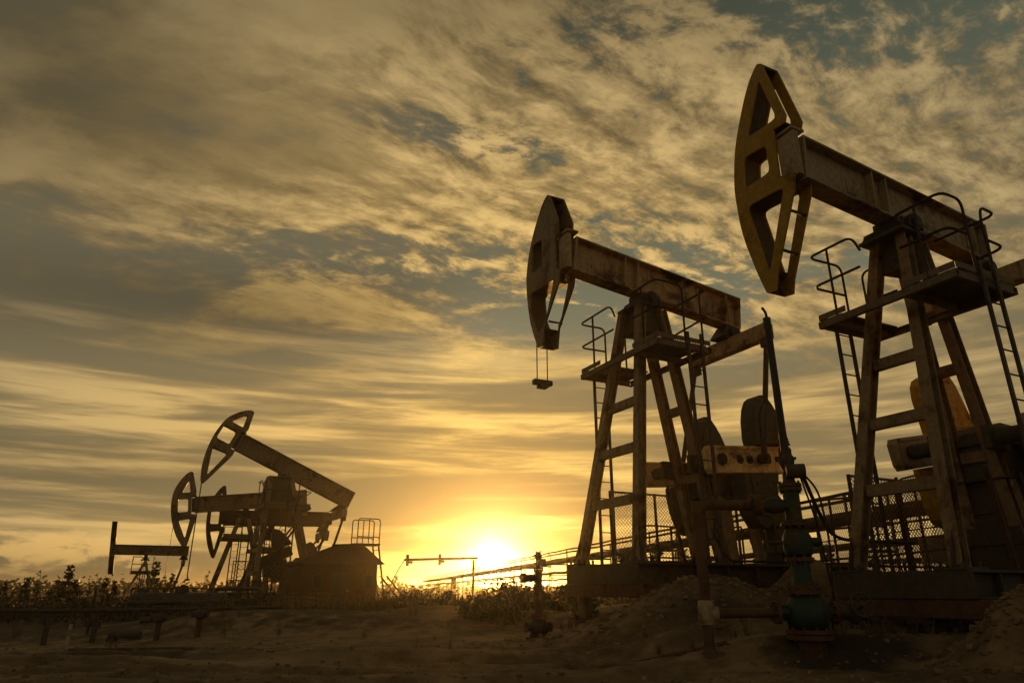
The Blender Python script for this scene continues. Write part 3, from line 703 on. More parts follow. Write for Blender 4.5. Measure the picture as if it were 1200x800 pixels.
def pipe_railing(label, a, b, hs, n):
    g0, g1 = gzp(a[0],a[1]), gzp(b[0],b[1]); A0 = Vector((a[0],a[1],g0)); B0 = Vector((b[0],b[1],g1))
    t = thing('pipe_railing', label, 'railing', A0)
    for k in range(n+1):
        q = (B0-A0)*(k/n); mb = MB(); mb.cyl(q+Vector((0,0,-.15)), q+Vector((0,0,hs[-1])), .024, 8); mb.build('post', M['dark'], t, smooth=True)
    for h in hs:
        mb = MB(); mb.tube([(B0-A0)*(k/6)+Vector((0,0,h+.012*math.sin(k*2.1))) for k in range(7)], .02, 7); mb.build('rail', M['rust'], t, smooth=True)
pipe_railing('three rail pipe railing crossing behind the nearest pumpjack', (4.9,12.4), (8.9,11.35), (.75,1.25,1.75), 6)
for lab, p0, p1, hs, n in (('dark low railing before the small pumpjack and the oval headed one', P(150,715,22), P(262,715,23.5), (.5,.95), 6),
                           ('dark three rail railing before the tower of the raised pumpjack', P(262,715,24.5), P(352,715,25.5), (.4,.8,1.2), 7)):
    pipe_railing(lab, p0.xy, p1.xy, hs, n)
pipe_railing('tall two rail pipe railing behind the cranks of the middle pumpjack', (2.6,15.1), (5.2,16.0), (1.1,1.75), 3)
# grey sheet leaning by the fence, metal cabinet
mb = MB(); a = P(1077,630,12.2); b = P(1117,660,12.2)
mb.box(a.x, b.x, 12.2, 12.24, b.z, a.z); mb.box(a.x+.03,a.x+.08,12.245,12.3,.2,a.z-.05); mb.box(b.x-.08,b.x-.03,12.245,12.3,.2,a.z-.05)
tag(mb.build('sheet_panel', M['sheet'], bevel=.006), 'pale grey sheet panel on two posts behind the legs of the nearest pumpjack', 'panel')

# ------------------------------------------------------------------ shed and stair platform in the far cluster
def far_frame(): return Matrix.Translation((-9.718,27.839,-.409+EYE)) @ Matrix.Rotation(math.atan2(math.cos(R(-119.86)), math.sin(R(-119.86))), 4, 'Z')
FM = far_frame()
def shed():
    t = thing('shed', 'red brown sheet metal shed with a low hipped roof behind the raised pumpjack', 'shed', FM @ Vector((-2.6,1.9,0)), math.atan2(math.cos(R(-119.86)), math.sin(R(-119.86))))
    x0, x1, y0, y1, zb, ze = -1.0, 1.55, -.35, 1.5, -.45, 1.30
    mb = MB(); mb.box(x0+.1-.0,x1,y0,y1,zb,ze)
    x = x0+.25
    while x < x1-.1: mb.box(x-.02,x+.02,y1+.001,y1+.03,zb,ze); x += .3
    mb.hexa([(x1,y0,zb),(x1+.9,y0+.1,zb),(x1+.9,y1,zb),(x1,y1,zb),(x1,y0,ze),(x1+.55,y0+.1,ze-.15),(x1+.55,y1,ze-.15),(x1,y1,ze)])
    mb.build('wall', M['shed'], t)
    mb = MB(); e = .14
    A1=(x0-e,y0-e,ze+.01);B1=(x1+e+.5,y0-e,ze-.02);C1=(x1+e+.5,y1+e,ze-.02);D1=(x0-e,y1+e,ze+.01);m = (y0+y1)/2; R0=(x0+.75,m,ze+.86);R1=(x0-.0+.1,m,ze+.98)
    Ra=(-.62,m,2.05); Rb=(.55,m,1.98)
    mb.add([A1,B1,C1,D1,Ra,Rb], [(0,1,5,4),(2,3,4,5),(1,2,5),(3,0,4),(3,2,1,0)])
    mb.cyl((Ra[0]-.05,m,Ra[2]+.005),(Rb[0]+.05,m,Rb[2]+.005),.05,8)
    mb.build('roof', M['shed'], t)
    for xa in (-.75, 1.12):
        mb = MB(); mb.box(xa,xa+.34,y1+.032,y1+.06,.45,.95); f = mb.build('window', M['dark'], t); mb = MB(); mb.box(xa+.04,xa+.30,y1+.061,y1+.066,.49,.91); mb.build('pane', M['black'], f)
    mb = MB(); mb.box(.1,.85,y1+.032,y1+.07,zb+.1,ze-.25); d = mb.build('door', M['dark'], t)
    mb = MB(); mb.cyl((.2,y1+.071,.4),(.2,y1+.12,.4),.025,6); mb.build('handle', M['galv'], d)
shed()
def stair_tower():
    rz = math.atan2(math.cos(R(-119.86)), math.sin(R(-119.86))); o = FM @ Vector((-3.72,1.2,0)); g = -.55
    t = thing('inspection_platform', 'small railed inspection platform on ladder legs beside the red brown shed', 'platform', o, rz)
    z = 2.16; x0, x1, y0, y1 = -.46, .62, -.35, .45
    mb = MB(); mb.box(x0,x1,y0,y1,z-.07,z); mb.build('deck', M['plank'], t)
    for y in (y0+.05, y1-.05):
        mb = MB(); mb.bar((x0+.06,y,z-.071),(x0-.42,y,g),.055,.055,(1,0,0)); mb.build('leg', M['dark'], t)
        mb = MB(); mb.bar((x0-.35,y,.95),(x0-1.75,y,g),.06,.06,(0,1,0)); mb.build('strut', M['dark'], t)
    mb = MB()
    for k in range(8): f = (k+.5)/8; mb.cyl((x0+.06-.48*f,y0+.06,z-.07-(z+.5)*f),(x0+.06-.48*f,y1-.06,z-.07-(z+.5)*f),.014,6)
    mb.build('rung', M['dark'], t)
    for y in (y0+.03, y1-.03):
        for h in (.95,.25):
            mb = MB(); pts = [(x0+.05,y,z),(x0+.05,y,z+h),(x1-.12,y,z+h)] + ([(x1-.12,y,z)] if h > .5 else [])
            mb.tube(fillet(pts,.12), .022, 6); mb.build('railing', M['black'], t, smooth=True)
        mb = MB(); mb.cyl((x0+.5,y,z),(x0+.5,y,z+.93),.02,6); mb.build('railing_post', M['black'], t)
stair_tower()

# ------------------------------------------------------------------ low pipework on the left of the yard
def ground_pipe(label, pts, r, posts, name='flow_pipe', mat='dark', post_h=None):
    t = thing(name, label, 'pipe', tuple(pts[0]))
    o = t.location
    mb = MB(); mb.tube([Vector(p)-o for p in pts], r, 9); mb.build('pipe', M[mat], t, smooth=True)
    for f in posts:
        n = len(pts)-1; i = min(int(f*n), n-1); q = Vector(pts[i]).lerp(Vector(pts[i+1]), f*n-i)
        g = gzp(q.x,q.y)-.1
        mb = MB(); mb.bar(Vector((q.x,q.y,g))-o, Vector((q.x,q.y,q.z-r*.9))-o, .07,.07,(1,0,0)); mb.box(q.x-o.x-.09,q.x-o.x+.09,q.y-o.y-.06,q.y-o.y+.06,q.z-o.z-r-.03,q.z-o.z-r*.95)
        mb.build('support_post', M['dark'], t)
    return t
ground_pipe('long low dark pipe on posts crossing the yard at the far left', [P(-60,714,12.8),P(60,715.5,13.0),P(200,714,13.6),P(330,711,15.5)], .035, (.06,.33,.46,.75,.95))
ground_pipe('shorter dark pipe just above ground, below the small pumpjack', [P(128,744,13.4),P(165,743,13.4)], .06, (.12,.88))
ground_pipe('pipe with two raised ends in the manifold of the far left yard', [P(150,706,16.2),P(240,705,16.4),P(300,703,17)], .05, (.1,.5,.9))
ground_pipe('dark pipe line under the oval headed pumpjack', [P(165,727,14.6),P(250,726,14.8),P(345,724,15.2)], .07, (.08,.5,.92))
ground_pipe('thick pipe lying low in front of the shed', [P(255,746,13.6),P(320,741,14.2),P(400,738,15)], .08, (.1,.5,.9))
for i, (px, y0, y1, Y, lab) in enumerate(((112,690,752,14.0,'tall thin marker pole left of its twin by the low pipe'),(120,697,754,13.9,'slightly shorter marker pole right of its twin by the low pipe'),(83,731,752,13.0,'short pale stake standing in front of the low pipe'))):
    a = P(px,y0,Y); g = gzp(a.x,a.y)
    mb = MB(); mb.tube([(a.x,a.y,g-.1),(a.x+.01,a.y,a.z-.06),(a.x+.01,a.y,a.z)], [.03,.026,.02] if i < 2 else [.035,.03,.03], 8)
    if i < 2: mb.cyl((a.x,a.y,g+.12),(a.x,a.y,g+.24),.07,8)
    tag(mb.build('marker_pole' if i < 2 else 'stake', M['dark'] if i < 2 else M['sheet'], smooth=True), lab, 'pole' if i < 2 else 'stake')
for i, (px, py, Y, lab) in enumerate(((183,748,13.2,'valve on a stub post, in front of the oval headed pumpjack'),(230,752,13.3,'second valve stub, nearer the raised pumpjack'))):
    a = P(px,py,Y); g = gzp(a.x,a.y)
    t = thing('valve', lab, 'valve', (a.x,a.y,g))
    mb = MB(); mb.cyl((0,0,-.1),(0,0,.30),.05,10); mb.build('stem', M['rust'], t, smooth=True)
    mb = MB(); mb.tube([(0,0,.30),(0,0,.34),(0,0,.42),(0,0,.46)],[.06,.10,.10,.05],12); mb.cyl((-.14,0,.38),(.14,0,.38),.06,10); mb.build('body', M['dark'], t, smooth=True)
    mb = MB(); handwheel(mb,(0,0,.56),(0,0,1),.12); mb.cyl((0,0,.46),(0,0,.56),.016,6); mb.build('handwheel', M['dark'], t, smooth=True)
def tank(label, loc, L, r, rz):
    t = thing('tank', label, 'tank', loc, rz)
    mb = MB(); mb.tube([(-L/2-.06,0,r+.25),(-L/2,0,r+.25),(L/2,0,r+.25),(L/2+.06,0,r+.25)],[r*.8,r,r,r*.8],20); mb.build('shell', M['dark'], t, smooth=True)
    for x in (-L*.3,L*.3):
        mb = MB(); mb.box(x-.08,x+.08,-r*.8,r*.8,-.1,.25+r*.45); mb.build('saddle', M['rust'], t)
    mb = MB(); mb.cyl((0,0,2*r+.24),(0,0,2*r+.40),.14,12); mb.build('hatch', M['rust'], t)
a = P(205,735,19.5); tank('dark horizontal tank below the small and the oval headed pumpjacks', (a.x,a.y,float(gz(a.x,a.y))), 2.3, .30, .1)
a = P(300,730,20); t = thing('equipment_skid', 'dark equipment skid with cabinets under the far cluster', 'skid', (a.x,a.y,float(gz(a.x,a.y))), .05)
mb = MB(); mb.box(-2.2,1.9,-.5,.5,-.1,.18); mb.build('frame', M['dark'], t)
for x0_, x1_, h in ((-2.0,-1.3,.75),(-.9,-.2,.62),(.3,1.4,.72)):
    mb = MB(); mb.box(x0_,x1_,-.35,.35,.183,h); mb.box(x0_-.03,x1_+.03,-.38,.38,h+.002,h+.03); mb.build('cabinet', M['rust'], t, bevel=.01)
mb = MB(); mb.tube(fillet([(-1.1,-.3,.1),(-1.1,-.3,.95),(.1,-.3,.95),(.1,-.3,.1)],.12), .05, 8); mb.build('pipe_loop', M['dark'], t, smooth=True)

t = thing('equipment_skid', 'low dark skid of pipes and boxes right in front of the red brown shed', 'skid', tuple(P(372,716,21.5).xy)+(0,), -.1)
t.location.z = float(gz(t.location.x, t.location.y))
mb = MB(); mb.box(-1.9,2.0,-.45,.45,-.2,.16); mb.build('frame', M['dark'], t)
for x0_, x1_, h in ((-1.7,-1.1,.62),(.9,1.6,.50)):
    mb = MB(); mb.box(x0_,x1_,-.3,.3,.163,h); mb.box(x0_-.03,x1_+.03,-.33,.33,h+.002,h+.03); mb.build('cabinet', M['dark'], t, bevel=.01)
mb = MB(); mb.tube(fillet([(-.9,-.2,.1),(-.9,-.2,.78),(.4,-.2,.78),(.4,-.2,.1)],.15), .06, 8); mb.build('pipe_loop', M['rust'], t, smooth=True)
mb = MB(); mb.cyl((-.6,.1,.36),(.6,.1,.36),.18,14); mb.build('pump', M['dark'], t, smooth=True)
mb = MB(); handwheel(mb,(-.25,-.2,.95),(0,0,1),.14); mb.cyl((-.25,-.2,.78),(-.25,-.2,.95),.02,6); mb.build('handwheel', M['dark'], t, smooth=True)
random.seed(33)
for i, (x, y, rz, lab) in enumerate(((-2.6,8.7,.3,'loose rusty pipe length lying on the sand left of the sun'),(1.75,8.35,-.5,'loose rusty pipe length lying by the foot of the flow line'),(-5.4,10.6,.1,'loose rusty pipe length lying at the left of the yard'))):
    g = gzp(x,y); d = Vector((math.cos(rz),math.sin(rz),0))*(.45+.2*i)
    mb = MB(); a = Vector((x,y,0))-d; b = Vector((x,y,0))+d; a.z = gzp(a.x,a.y)+.02; b.z = gzp(b.x,b.y)+.02
    mb.tube([a,b], .035, 10); tag(mb.build('loose_pipe', M['rust'], smooth=True), lab, 'pipe')
# ------------------------------------------------------------------ plants
def leaves(mb, c, n, rad, size, flat=.8):
    for _ in range(n):
        p = Vector(c)+Vector((random.gauss(0,rad),random.gauss(0,rad),random.gauss(0,rad*flat)))
        a = Vector((random.uniform(-1,1),random.uniform(-1,1),random.uniform(-.6,.6))).normalized()
        b = a.cross(Vector((random.uniform(-1,1),random.uniform(-1,1),random.uniform(-1,1)))).normalized()
        s = size*random.uniform(.6,1.3); w = s*.42
        mb.add([p-a*s*.5, p+b*w, p+a*s*.5, p-b*w], [(0,1,2,3)])
def sapling(h, seed, kind, dens=1.0):
    random.seed(seed); tr = MB(); lf = MB()
    bend = random.uniform(-.12,.12); pts = []; n = 7
    for i in range(n):
        f = i/(n-1); pts.append(Vector((bend*h*f*f+random.gauss(0,.012)*h*f, random.gauss(0,.012)*h*f, h*f)))
    pts[0].z = -.25
    tr.tube(pts, [h*.018*(1-.85*i/(n-1))+.004 for i in range(n)], 7)
    nb = int(13*dens)+5
    for k in range(nb):
        f = random.uniform(.18,.97); i = min(int(f*(n-1)), n-2); p = pts[i].lerp(pts[i+1], f*(n-1)-i)
        L = h*random.uniform(.14,.30)*(1.08-f*.85); a = random.uniform(0,2*PI); up = random.uniform(.35,1.1)
        d = Vector((math.cos(a),math.sin(a),up)).normalized(); e = p+d*L; m = p.lerp(e,.55)+Vector((0,0,L*.06))
        tr.tube([p,m,e],[h*.006*(1.1-f),h*.004*(1.1-f)+.002,.003],5)
        for q in (m, m.lerp(e,.5), e):
            leaves(lf, q, int(random.uniform(5,12)*dens), L*.16, kind['ls'], .8)
        for _ in range(2):
            g = m.lerp(e, random.random()); e2 = g+Vector((random.gauss(0,.5),random.gauss(0,.5),random.uniform(0,.8)))*L*.5
            tr.tube([g,e2],[.005,.003],4); leaves(lf, e2, int(random.uniform(4,9)*dens), L*.12, kind['ls'], .8)
    leaves(lf, pts[-1], int(8*dens), h*.03, kind['ls'], 1.4)
    return tr, lf
KB = dict(ls=.105); KW = dict(ls=.12)
protos = []
for i in range(5):
    tr, lf = sapling(3.2, 40+i, KB, [1.7,2.4,.6,2.0,1.4][i])
    a = bpy.data.meshes.new('trunk'); a.from_pydata(tr.v,[],tr.f); a.materials.append(M['bark'])
    b = bpy.data.meshes.new('crown'); b.from_pydata(lf.v,[],lf.f); b.materials.append(M['leaf'])
    protos.append((a,b))
def tree(px, top, Y, k, label):
    p = P(px, top, Y); g = float(gz(p.x,p.y))-.05; h = p.z-g
    t = thing('birch_sapling', label, 'tree', (p.x,p.y,g), random.uniform(0,6.28), 'saplings along the back of the yard', h/3.2)
    for nm, me in (('trunk',protos[k][0]),('crown',protos[k][1])):
        o = bpy.data.objects.new(nm, me); COL.objects.link(o); o.parent = t
random.seed(11)
for px, top, Y, k, lab in (
    (6,682,33,1,'leafy sapling at the very left edge of the yard'),
    (22,692,36,3,'low bushy sapling second from the left edge'),
    (44,683,35,0,'slim sapling left of the bare twiggy one'),
    (50,668,38,2,'tall bare twiggy sapling leaning among the bushes at far left'),
    (64,686,34,0,'medium sapling between the bare twiggy one and the tallest'),
    (81,664,34,1,'tallest leafy sapling, above the short pale stake'),
    (95,682,37,3,'rounded sapling right of the tallest one'),
    (116,672,36,2,'thin bare sapling behind the two marker poles'),
    (134,682,33,1,'dense sapling under the upright head of the smallest pumpjack'),
    (163,686,40,0,'sapling behind the left leg of the smallest pumpjack'),
    (186,660,38,1,'tall sapling behind the beam of the smallest pumpjack'),
    (203,672,39,0,'sapling right of the smallest pumpjack beam end'),
    (244,668,42,2,'thin sapling behind the dark horse head of the far cluster'),
    (228,688,40,3,'low sapling left of the far cluster legs'),
    (14,690,30,3,'rounded low sapling beside the one at the left edge'),
    (34,678,34,1,'leafy sapling third from the left edge'),
    (57,692,31,0,'short slim sapling in front of the bare twiggy one'),
    (73,676,36,3,'full sapling touching the left of the tallest one'),
    (88,680,33,1,'leafy sapling touching the right of the tallest one'),
    (106,686,31,4,'small airy sapling left of the marker poles'),
    (126,678,35,1,'leafy sapling right of the marker poles'),
    (150,690,33,3,'low rounded sapling left of the smallest pumpjack tower'),
    (176,670,36,4,'airy sapling between the legs of the smallest pumpjack'),
    (196,684,33,1,'leafy low sapling under the beam of the smallest pumpjack'),
    (215,690,37,4,'airy low sapling near the rear of the smallest pumpjack'),
    (322,690,44,3,'low sapling seen through the legs of the raised pumpjack'),
    (452,690,60,1,'low sapling at the left end of the pipe rack'),
    (505,686,58,3,'bushy sapling behind the pipe rack under the barrier pole'),
    (770,632,24,0,'sapling behind the cranks of the middle pumpjack'),
    (798,636,26,1,'leafy sapling close behind the far crank of the middle pumpjack'),
    (880,655,27,3,'low sapling seen between the gearbox stand legs of the middle pumpjack'),
    (968,640,30,1,'sapling seen just right of the green wellhead'),
    (1024,648,32,0,'sapling behind the left leg of the nearest pumpjack'),
    (1150,650,26,3,'low sapling behind the right legs of the nearest pumpjack')):
    tree(px, top, Y, k, lab)
def bush(px, top, Y, w, seed, label):
    p = P(px, top, Y); g = float(gz(p.x,p.y))-.05; h = p.z-g; random.seed(seed)
    t = thing('willow_bush', label, 'bush', (p.x,p.y,g), 0, 'willow bushes near the sun')
    st = MB(); lf = MB()
    for k in range(16):
        a = random.uniform(0,2*PI); r_ = w*math.sqrt(random.random())*.75; hh = h*random.uniform(.55,1.0)*(1-.35*(r_/w)**2)
        b0 = Vector((math.cos(a)*r_*.35, math.sin(a)*r_*.35, -.1)); e = Vector((math.cos(a)*r_, math.sin(a)*r_, hh)); m = b0.lerp(e,.55)+Vector((0,0,.08*h))
        st.tube([b0,m,e],[.016,.010,.004],5)
        for f in np.linspace(.3,1,9):
            q = b0.lerp(m,f/.55) if f < .55 else m.lerp(e,(f-.55)/.45)
            leaves(lf, q, random.randint(8,15), .06+.05*h*.5, .07, .9)
    st.build('stem', M['bark'], t); lf.build('foliage', M['brush'], t)
for px, top, Y, w, sd, lab in ((603,675,17,.75,1,'bright backlit willow bush just right of the sun'),(588,690,15,.5,2,'low willow bush directly under the sun'),(660,680,18,.65,3,'willow bush beside the left end of the middle pumpjack base'),(683,690,16,.35,4,'small willow bush touching the middle pumpjack base'),
      (545,685,20,1.0,5,'willow bush left of the sun below the barrier post'),(500,690,22,1.2,6,'wide willow bush below the pipe rack'),(560,699,16,.6,7,'low willow bush in the glow under the sun'),(455,693,24,1.2,8,'willow bush right of the shed'),
      (478,688,27,1.1,9,'dark willow bush beneath the free end of the barrier pole'),(524,690,25,1.2,10,'dark willow bush beneath the middle of the barrier pole'),(436,697,22,.8,12,'low willow bush against the foot of the inspection platform'),
      (640,684,21,.8,13,'dark willow bush behind the brown wellhead'),(615,684,24,.8,14,'ragged willow bush between the sun and the brown wellhead')):
    bush(px, top, Y, w, sd, lab)
# undergrowth and distant treeline read as masses
random.seed(5); mb = MB()
for _ in range(5200):
    x = random.uniform(-34,-4.5); y = random.uniform(22,46); g = float(gz(x,y)); cl = .5+.5*mnoise.noise(Vector((x*.45,y*.45,1)))
    z = g+min(abs(random.gauss(0,.28))*(.35+cl), .16+.34*cl)
    leaves(mb, (x,y,z), 8, .16, .085, .8)
for _ in range(4200):
    x = random.uniform(-16.5,-3.6); y = random.uniform(16,25); cl = max(0,.62+.6*mnoise.noise(Vector((x*.6,y*.6,6))))
    leaves(mb, (x,y,float(gz(x,y))+min(abs(random.gauss(0,.24))*cl*1.3,.5)), 9, .12, .06, .8)
for _ in range(1500):
    x = random.uniform(-4.5,16); y = random.uniform(18,48); cl = max(0,.35+.65*mnoise.noise(Vector((x*.5,y*.5,3))))
    leaves(mb, (x,y,float(gz(x,y))+abs(random.gauss(0,.3))*cl), 5, .16, .15, .8)
tag(mb.build('undergrowth', M['brush']), 'dark tangled undergrowth along the back of the yard', 'undergrowth', None, 'stuff')
mb = MB()
for _ in range(7000):
    y = random.uniform(120,330); x = random.uniform(-1.05,1.1)*y; h = (2.3+1.7*mnoise.noise(Vector((x*.05,y*.03,2))))*(.55 if abs(x/y+.026) < .12 else 1.0)
    leaves(mb, (x,y,random.uniform(0,max(h,.4))), 4, .7, .8, .6)
tag(mb.build('distant_wood', M['brush']), 'far low wood along the horizon', 'wood', None, 'stuff')
mb = MB(); random.seed(9)
def tuft(x, y, s):
    g = gzp(x,y)
    for _ in range(random.randint(7,14)):
        a = random.uniform(0,2*PI); r_ = random.uniform(0,.06); h = s*random.uniform(.5,1.2); l = random.uniform(.05,.5)*h
        p = Vector((x+r_*math.cos(a), y+r_*math.sin(a), g-.02)); m = p+Vector((l*.35*math.cos(a), l*.35*math.sin(a), h*.6)); e = p+Vector((l*math.cos(a), l*math.sin(a), h)); sd = Vector((-math.sin(a),math.cos(a),0))*.005
        mb.add([p-sd,p+sd,m+sd*.8,m-sd*.8,e], [(0,1,2,3),(3,2,4)])
for _ in range(900):
    y = random.uniform(8.5,26); x = random.uniform(-16,9)
    if mnoise.noise(Vector((x*.5,y*.5,9))) < (.05 if y > 12 else .28): continue
    tuft(x, y, random.uniform(.10,.28) if y < 14 else random.uniform(.2,.5))
for _ in range(900):
    tuft(random.uniform(-17,-3), random.uniform(15.5,25), random.uniform(.3,.7))
for _ in range(60):
    tuft(random.uniform(3.2,6.4), random.uniform(7.9,8.7), random.uniform(.1,.25))
tag(mb.build('dry_grass', M['grass']), 'sparse dry grass tufts over the sandy yard', 'grass', None, 'stuff')
mb = MB(); random.seed(21)
def clod(x, y, s):
    g = gzp(x,y); vs = []
    for i in range(8):
        sx, sy, sz = (i&1)*2-1, (i>>1&1)*2-1, (i>>2&1)*2-1
        vs.append((x+s*(sx*.5+random.gauss(0,.14)), y+s*(sy*.5+random.gauss(0,.14)), g+s*(.18+sz*.3+random.gauss(0,.1))))
    mb.add(vs, [(0,2,3,1),(4,5,7,6),(0,1,5,4),(1,3,7,5),(3,2,6,7),(2,0,4,6)])
for _ in range(2300):
    y = 6.5+abs(random.gauss(0,3.2)); x = random.uniform(-8,9)*(y/9)
    clod(x, y, random.choice((.012,.016,.022,.026,.036))*random.uniform(.7,1.4))
for cx, cy, h, sx, sy, a in MOUNDS[:5]:
    for _ in range(170): clod(cx+random.gauss(0,sx), cy+random.gauss(0,sy), random.uniform(.02,.075))
mc, nt, p = nodes('dirt_clods'); p.inputs['Roughness'].default_value = .95; p.inputs['Specular IOR Level'].default_value = .2
nt.links.new(mixc(nt, remap(nt, noise(nt, nt.nodes.new('ShaderNodeTexCoord').outputs['Object'], 3, 5), .3, .7), (.15,.10,.052), (.33,.23,.125)), p.inputs['Base Color'])
tag(mb.build('dirt_clods', mc), 'scattered clods and pebbles on the sandy ground', 'clods', None, 'stuff')

# ------------------------------------------------------------------ sky: Nishita behind broken evening cloud
SUN_AZ, SUN_EL = R(-1.5), R(1.8)
SD = Vector((math.sin(SUN_AZ)*math.cos(SUN_EL), math.cos(SUN_AZ)*math.cos(SUN_EL), math.sin(SUN_EL)))
w = bpy.data.worlds.new('World'); scene.world = w; w.use_nodes = True
nt = w.node_tree; nt.nodes.clear()
class X:
    """float expression on shader nodes"""
    def __init__(s, o): s.o = o
    @staticmethod
    def m(op, *a, clamp=False):
        n = nt.nodes.new('ShaderNodeMath'); n.operation = op; n.use_clamp = clamp
        for i, v in enumerate(a):
            if isinstance(v, X): nt.links.new(v.o, n.inputs[i])
            else: n.inputs[i].default_value = v
        return X(n.outputs[0])
    def __add__(s, b): return X.m('ADD', s, b)
    __radd__ = __add__
    def __sub__(s, b): return X.m('SUBTRACT', s, b)
    def __rsub__(s, b): return X.m('SUBTRACT', b, s)
    def __mul__(s, b): return X.m('MULTIPLY', s, b)
    __rmul__ = __mul__
    def __truediv__(s, b): return X.m('DIVIDE', s, b)
def ss(x, a, b, c=0.0, d=1.0): return X(remap(nt, x.o, a, b, c, d))
def comb(a, b, c):
    n = nt.nodes.new('ShaderNodeCombineXYZ')
    for i, v in enumerate((a,b,c)):
        if isinstance(v, X): nt.links.new(v.o, n.inputs[i])
        else: n.inputs[i].default_value = v
    return n.outputs[0]
def nz(vec, sc, det=5, rough=.55, dist=0.0): return X(noise(nt, vec, sc, det, rough, dist))
dirv = nt.nodes.new('ShaderNodeTexCoord').outputs['Generated']
sep = nt.nodes.new('ShaderNodeSeparateXYZ'); nt.links.new(dirv, sep.inputs[0])
dx, dy, dz = (X(sep.outputs[i]) for i in range(3))
DEG = 180/PI
Az = X.m('ARCTAN2', dx, dy)*DEG
El = X.m('ARCSINE', dz)*DEG
dot = nt.nodes.new('ShaderNodeVectorMath'); dot.operation = 'DOT_PRODUCT'; nt.links.new(dirv, dot.inputs[0]); dot.inputs[1].default_value = SD
Th = X.m('ARCCOSINE', X.m('MINIMUM', X(dot.outputs['Value']), .9999999))*DEG
def blob(a0, e0, sa, se, rot=0.0):
    c, s = math.cos(R(rot)), math.sin(R(rot)); u = Az-a0; v = El-e0
    p = (u*c+v*s)*(1/sa); q = (v*c-u*s)*(1/se)
    return X.m('EXPONENT', (p*p+q*q)*-.5)
# cloud sheet coordinates (a flat layer overhead)
up = X.m('MAXIMUM', dz, .0)+.10
cx_, cy_ = dx/up, dy/up
warp = nz(comb(cx_, cy_, 2.0), 1.1, 4, .55)
wx, wy = cx_+(warp-.5)*.26, cy_+(nz(comb(cx_, cy_, 7.0), 1.3, 4)-.5)*.26
# ripples run roughly across the wind: turn and stretch the sheet
rc, rs = math.cos(R(32)), math.sin(R(32))
rx, ry = wx*rc+wy*rs, wy*rc-wx*rs
ripp = nz(comb(rx*1.0, ry*2.1, 1.0), 5.6, 9, .66, .12)
puff = nz(comb(wx, wy*1.2, 5.0), 15, 7, .64, .10)
big = nz(comb(wx*.8, wy, 9.0), .85, 5, .52, .2)
# thin layers stretched along the horizon
lay = nz(comb(Az*.022, El*.28, 3.0), 1.25, 8, .56, .45)
lay2 = nz(comb(Az*.05, El*.62, 8.0), 1.2, 7, .58, .4)
hi = ss(El, 13, 24); lo = 1.0-hi
right = ss(Az, -16, 10)
# how much textured cloud, how much plain veil
sx_, sy_ = wx-(.0), wy+.055
ripp2 = nz(comb((sx_*rc+sy_*rs)*1.0, (sy_*rc-sx_*rs)*2.1, 1.0), 5.6, 6, .62, .12)
rim = ripp-ripp2
tex = X.m('MINIMUM', blob(30,34,20,9,-8)+blob(7,35,13,7,0)+blob(-15,27.5,13,3.2,3)*.62+blob(20,23,14,5,-10)*.75+blob(-4,39,9,3,-10)*.9+.12, 1.0)
soft = nz(comb(wx*.9, wy*1.6, 12.0), 1.9, 6, .52, .25)
alt = (ripp*.60+puff*.40)*tex+(soft*.9+.05)*(1.0-tex)
gapm = ss(alt+(big-.5)*.55+blob(-20,31,15,4,-4)*.10+blob(3,37,16,4,-6)*.12+blob(25,27,16,6,-10)*.06-blob(16,26,5,3,0)*.10-blob(-4,36.4,8,1.5,-5)*.22-blob(-12,26.5,11,2,5)*.12-blob(20,44,20,4)*.07-blob(34,39,9,4,-20)*.03-right*.012+(1.0-right)*.03, .43, .565)
lightc = ss(alt+(big-.5)*.22, .45, .63)
streak = ss(lay*.6+lay2*.4, .42, .60)
# base brightness by angle from the sun, then cloud shading
base = ss(Th, 58, 12, 0, 1)
RAMP = nt.nodes.new('ShaderNodeValToRGB'); cr = RAMP.color_ramp
nt.links.new((Th*(1/110.0)).o, RAMP.inputs[0])
stops = [(0,(1.0,.74,.25)),(.06,(.92,.59,.16)),(.13,(.74,.465,.125)),(.24,(.58,.37,.115)),(.40,(.46,.305,.108)),(.55,(.35,.243,.10)),(.72,(.235,.175,.082)),(.88,(.15,.122,.066)),(1.0,(.105,.092,.056))]
while len(cr.elements) < len(stops): cr.elements.new(.5)
stops = [(pp*70/110, c) for pp, c in stops]+[(.86,(.13,.105,.066)),(1.0,(.16,.125,.078))]  # last stops lift the unseen sky behind the camera, added as front fill
while len(cr.elements) < len(stops): cr.elements.new(.9)
for e, (pp, c) in zip(cr.elements, stops): e.position = pp; e.color = (*c,1)
lit = RAMP.outputs[0]
def cmul(c, f):
    n = nt.nodes.new('ShaderNodeVectorMath'); n.operation = 'SCALE'; nt.links.new(c, n.inputs[0])
    if isinstance(f, X): nt.links.new(f.o, n.inputs['Scale'])
    else: n.inputs['Scale'].default_value = f
    return n.outputs[0]
def cadd(a, b):
    n = nt.nodes.new('ShaderNodeVectorMath'); n.operation = 'ADD'; nt.links.new(a, n.inputs[0]); nt.links.new(b, n.inputs[1]); return n.outputs[0]
# lower sky: bright and dark layers
low_f = .50+streak*.78+lay2*.2
low_c = mixc(nt, streak.o, cmul(mixc(nt, .6, lit, (.26,.225,.125)), .62), cmul(lit, low_f))
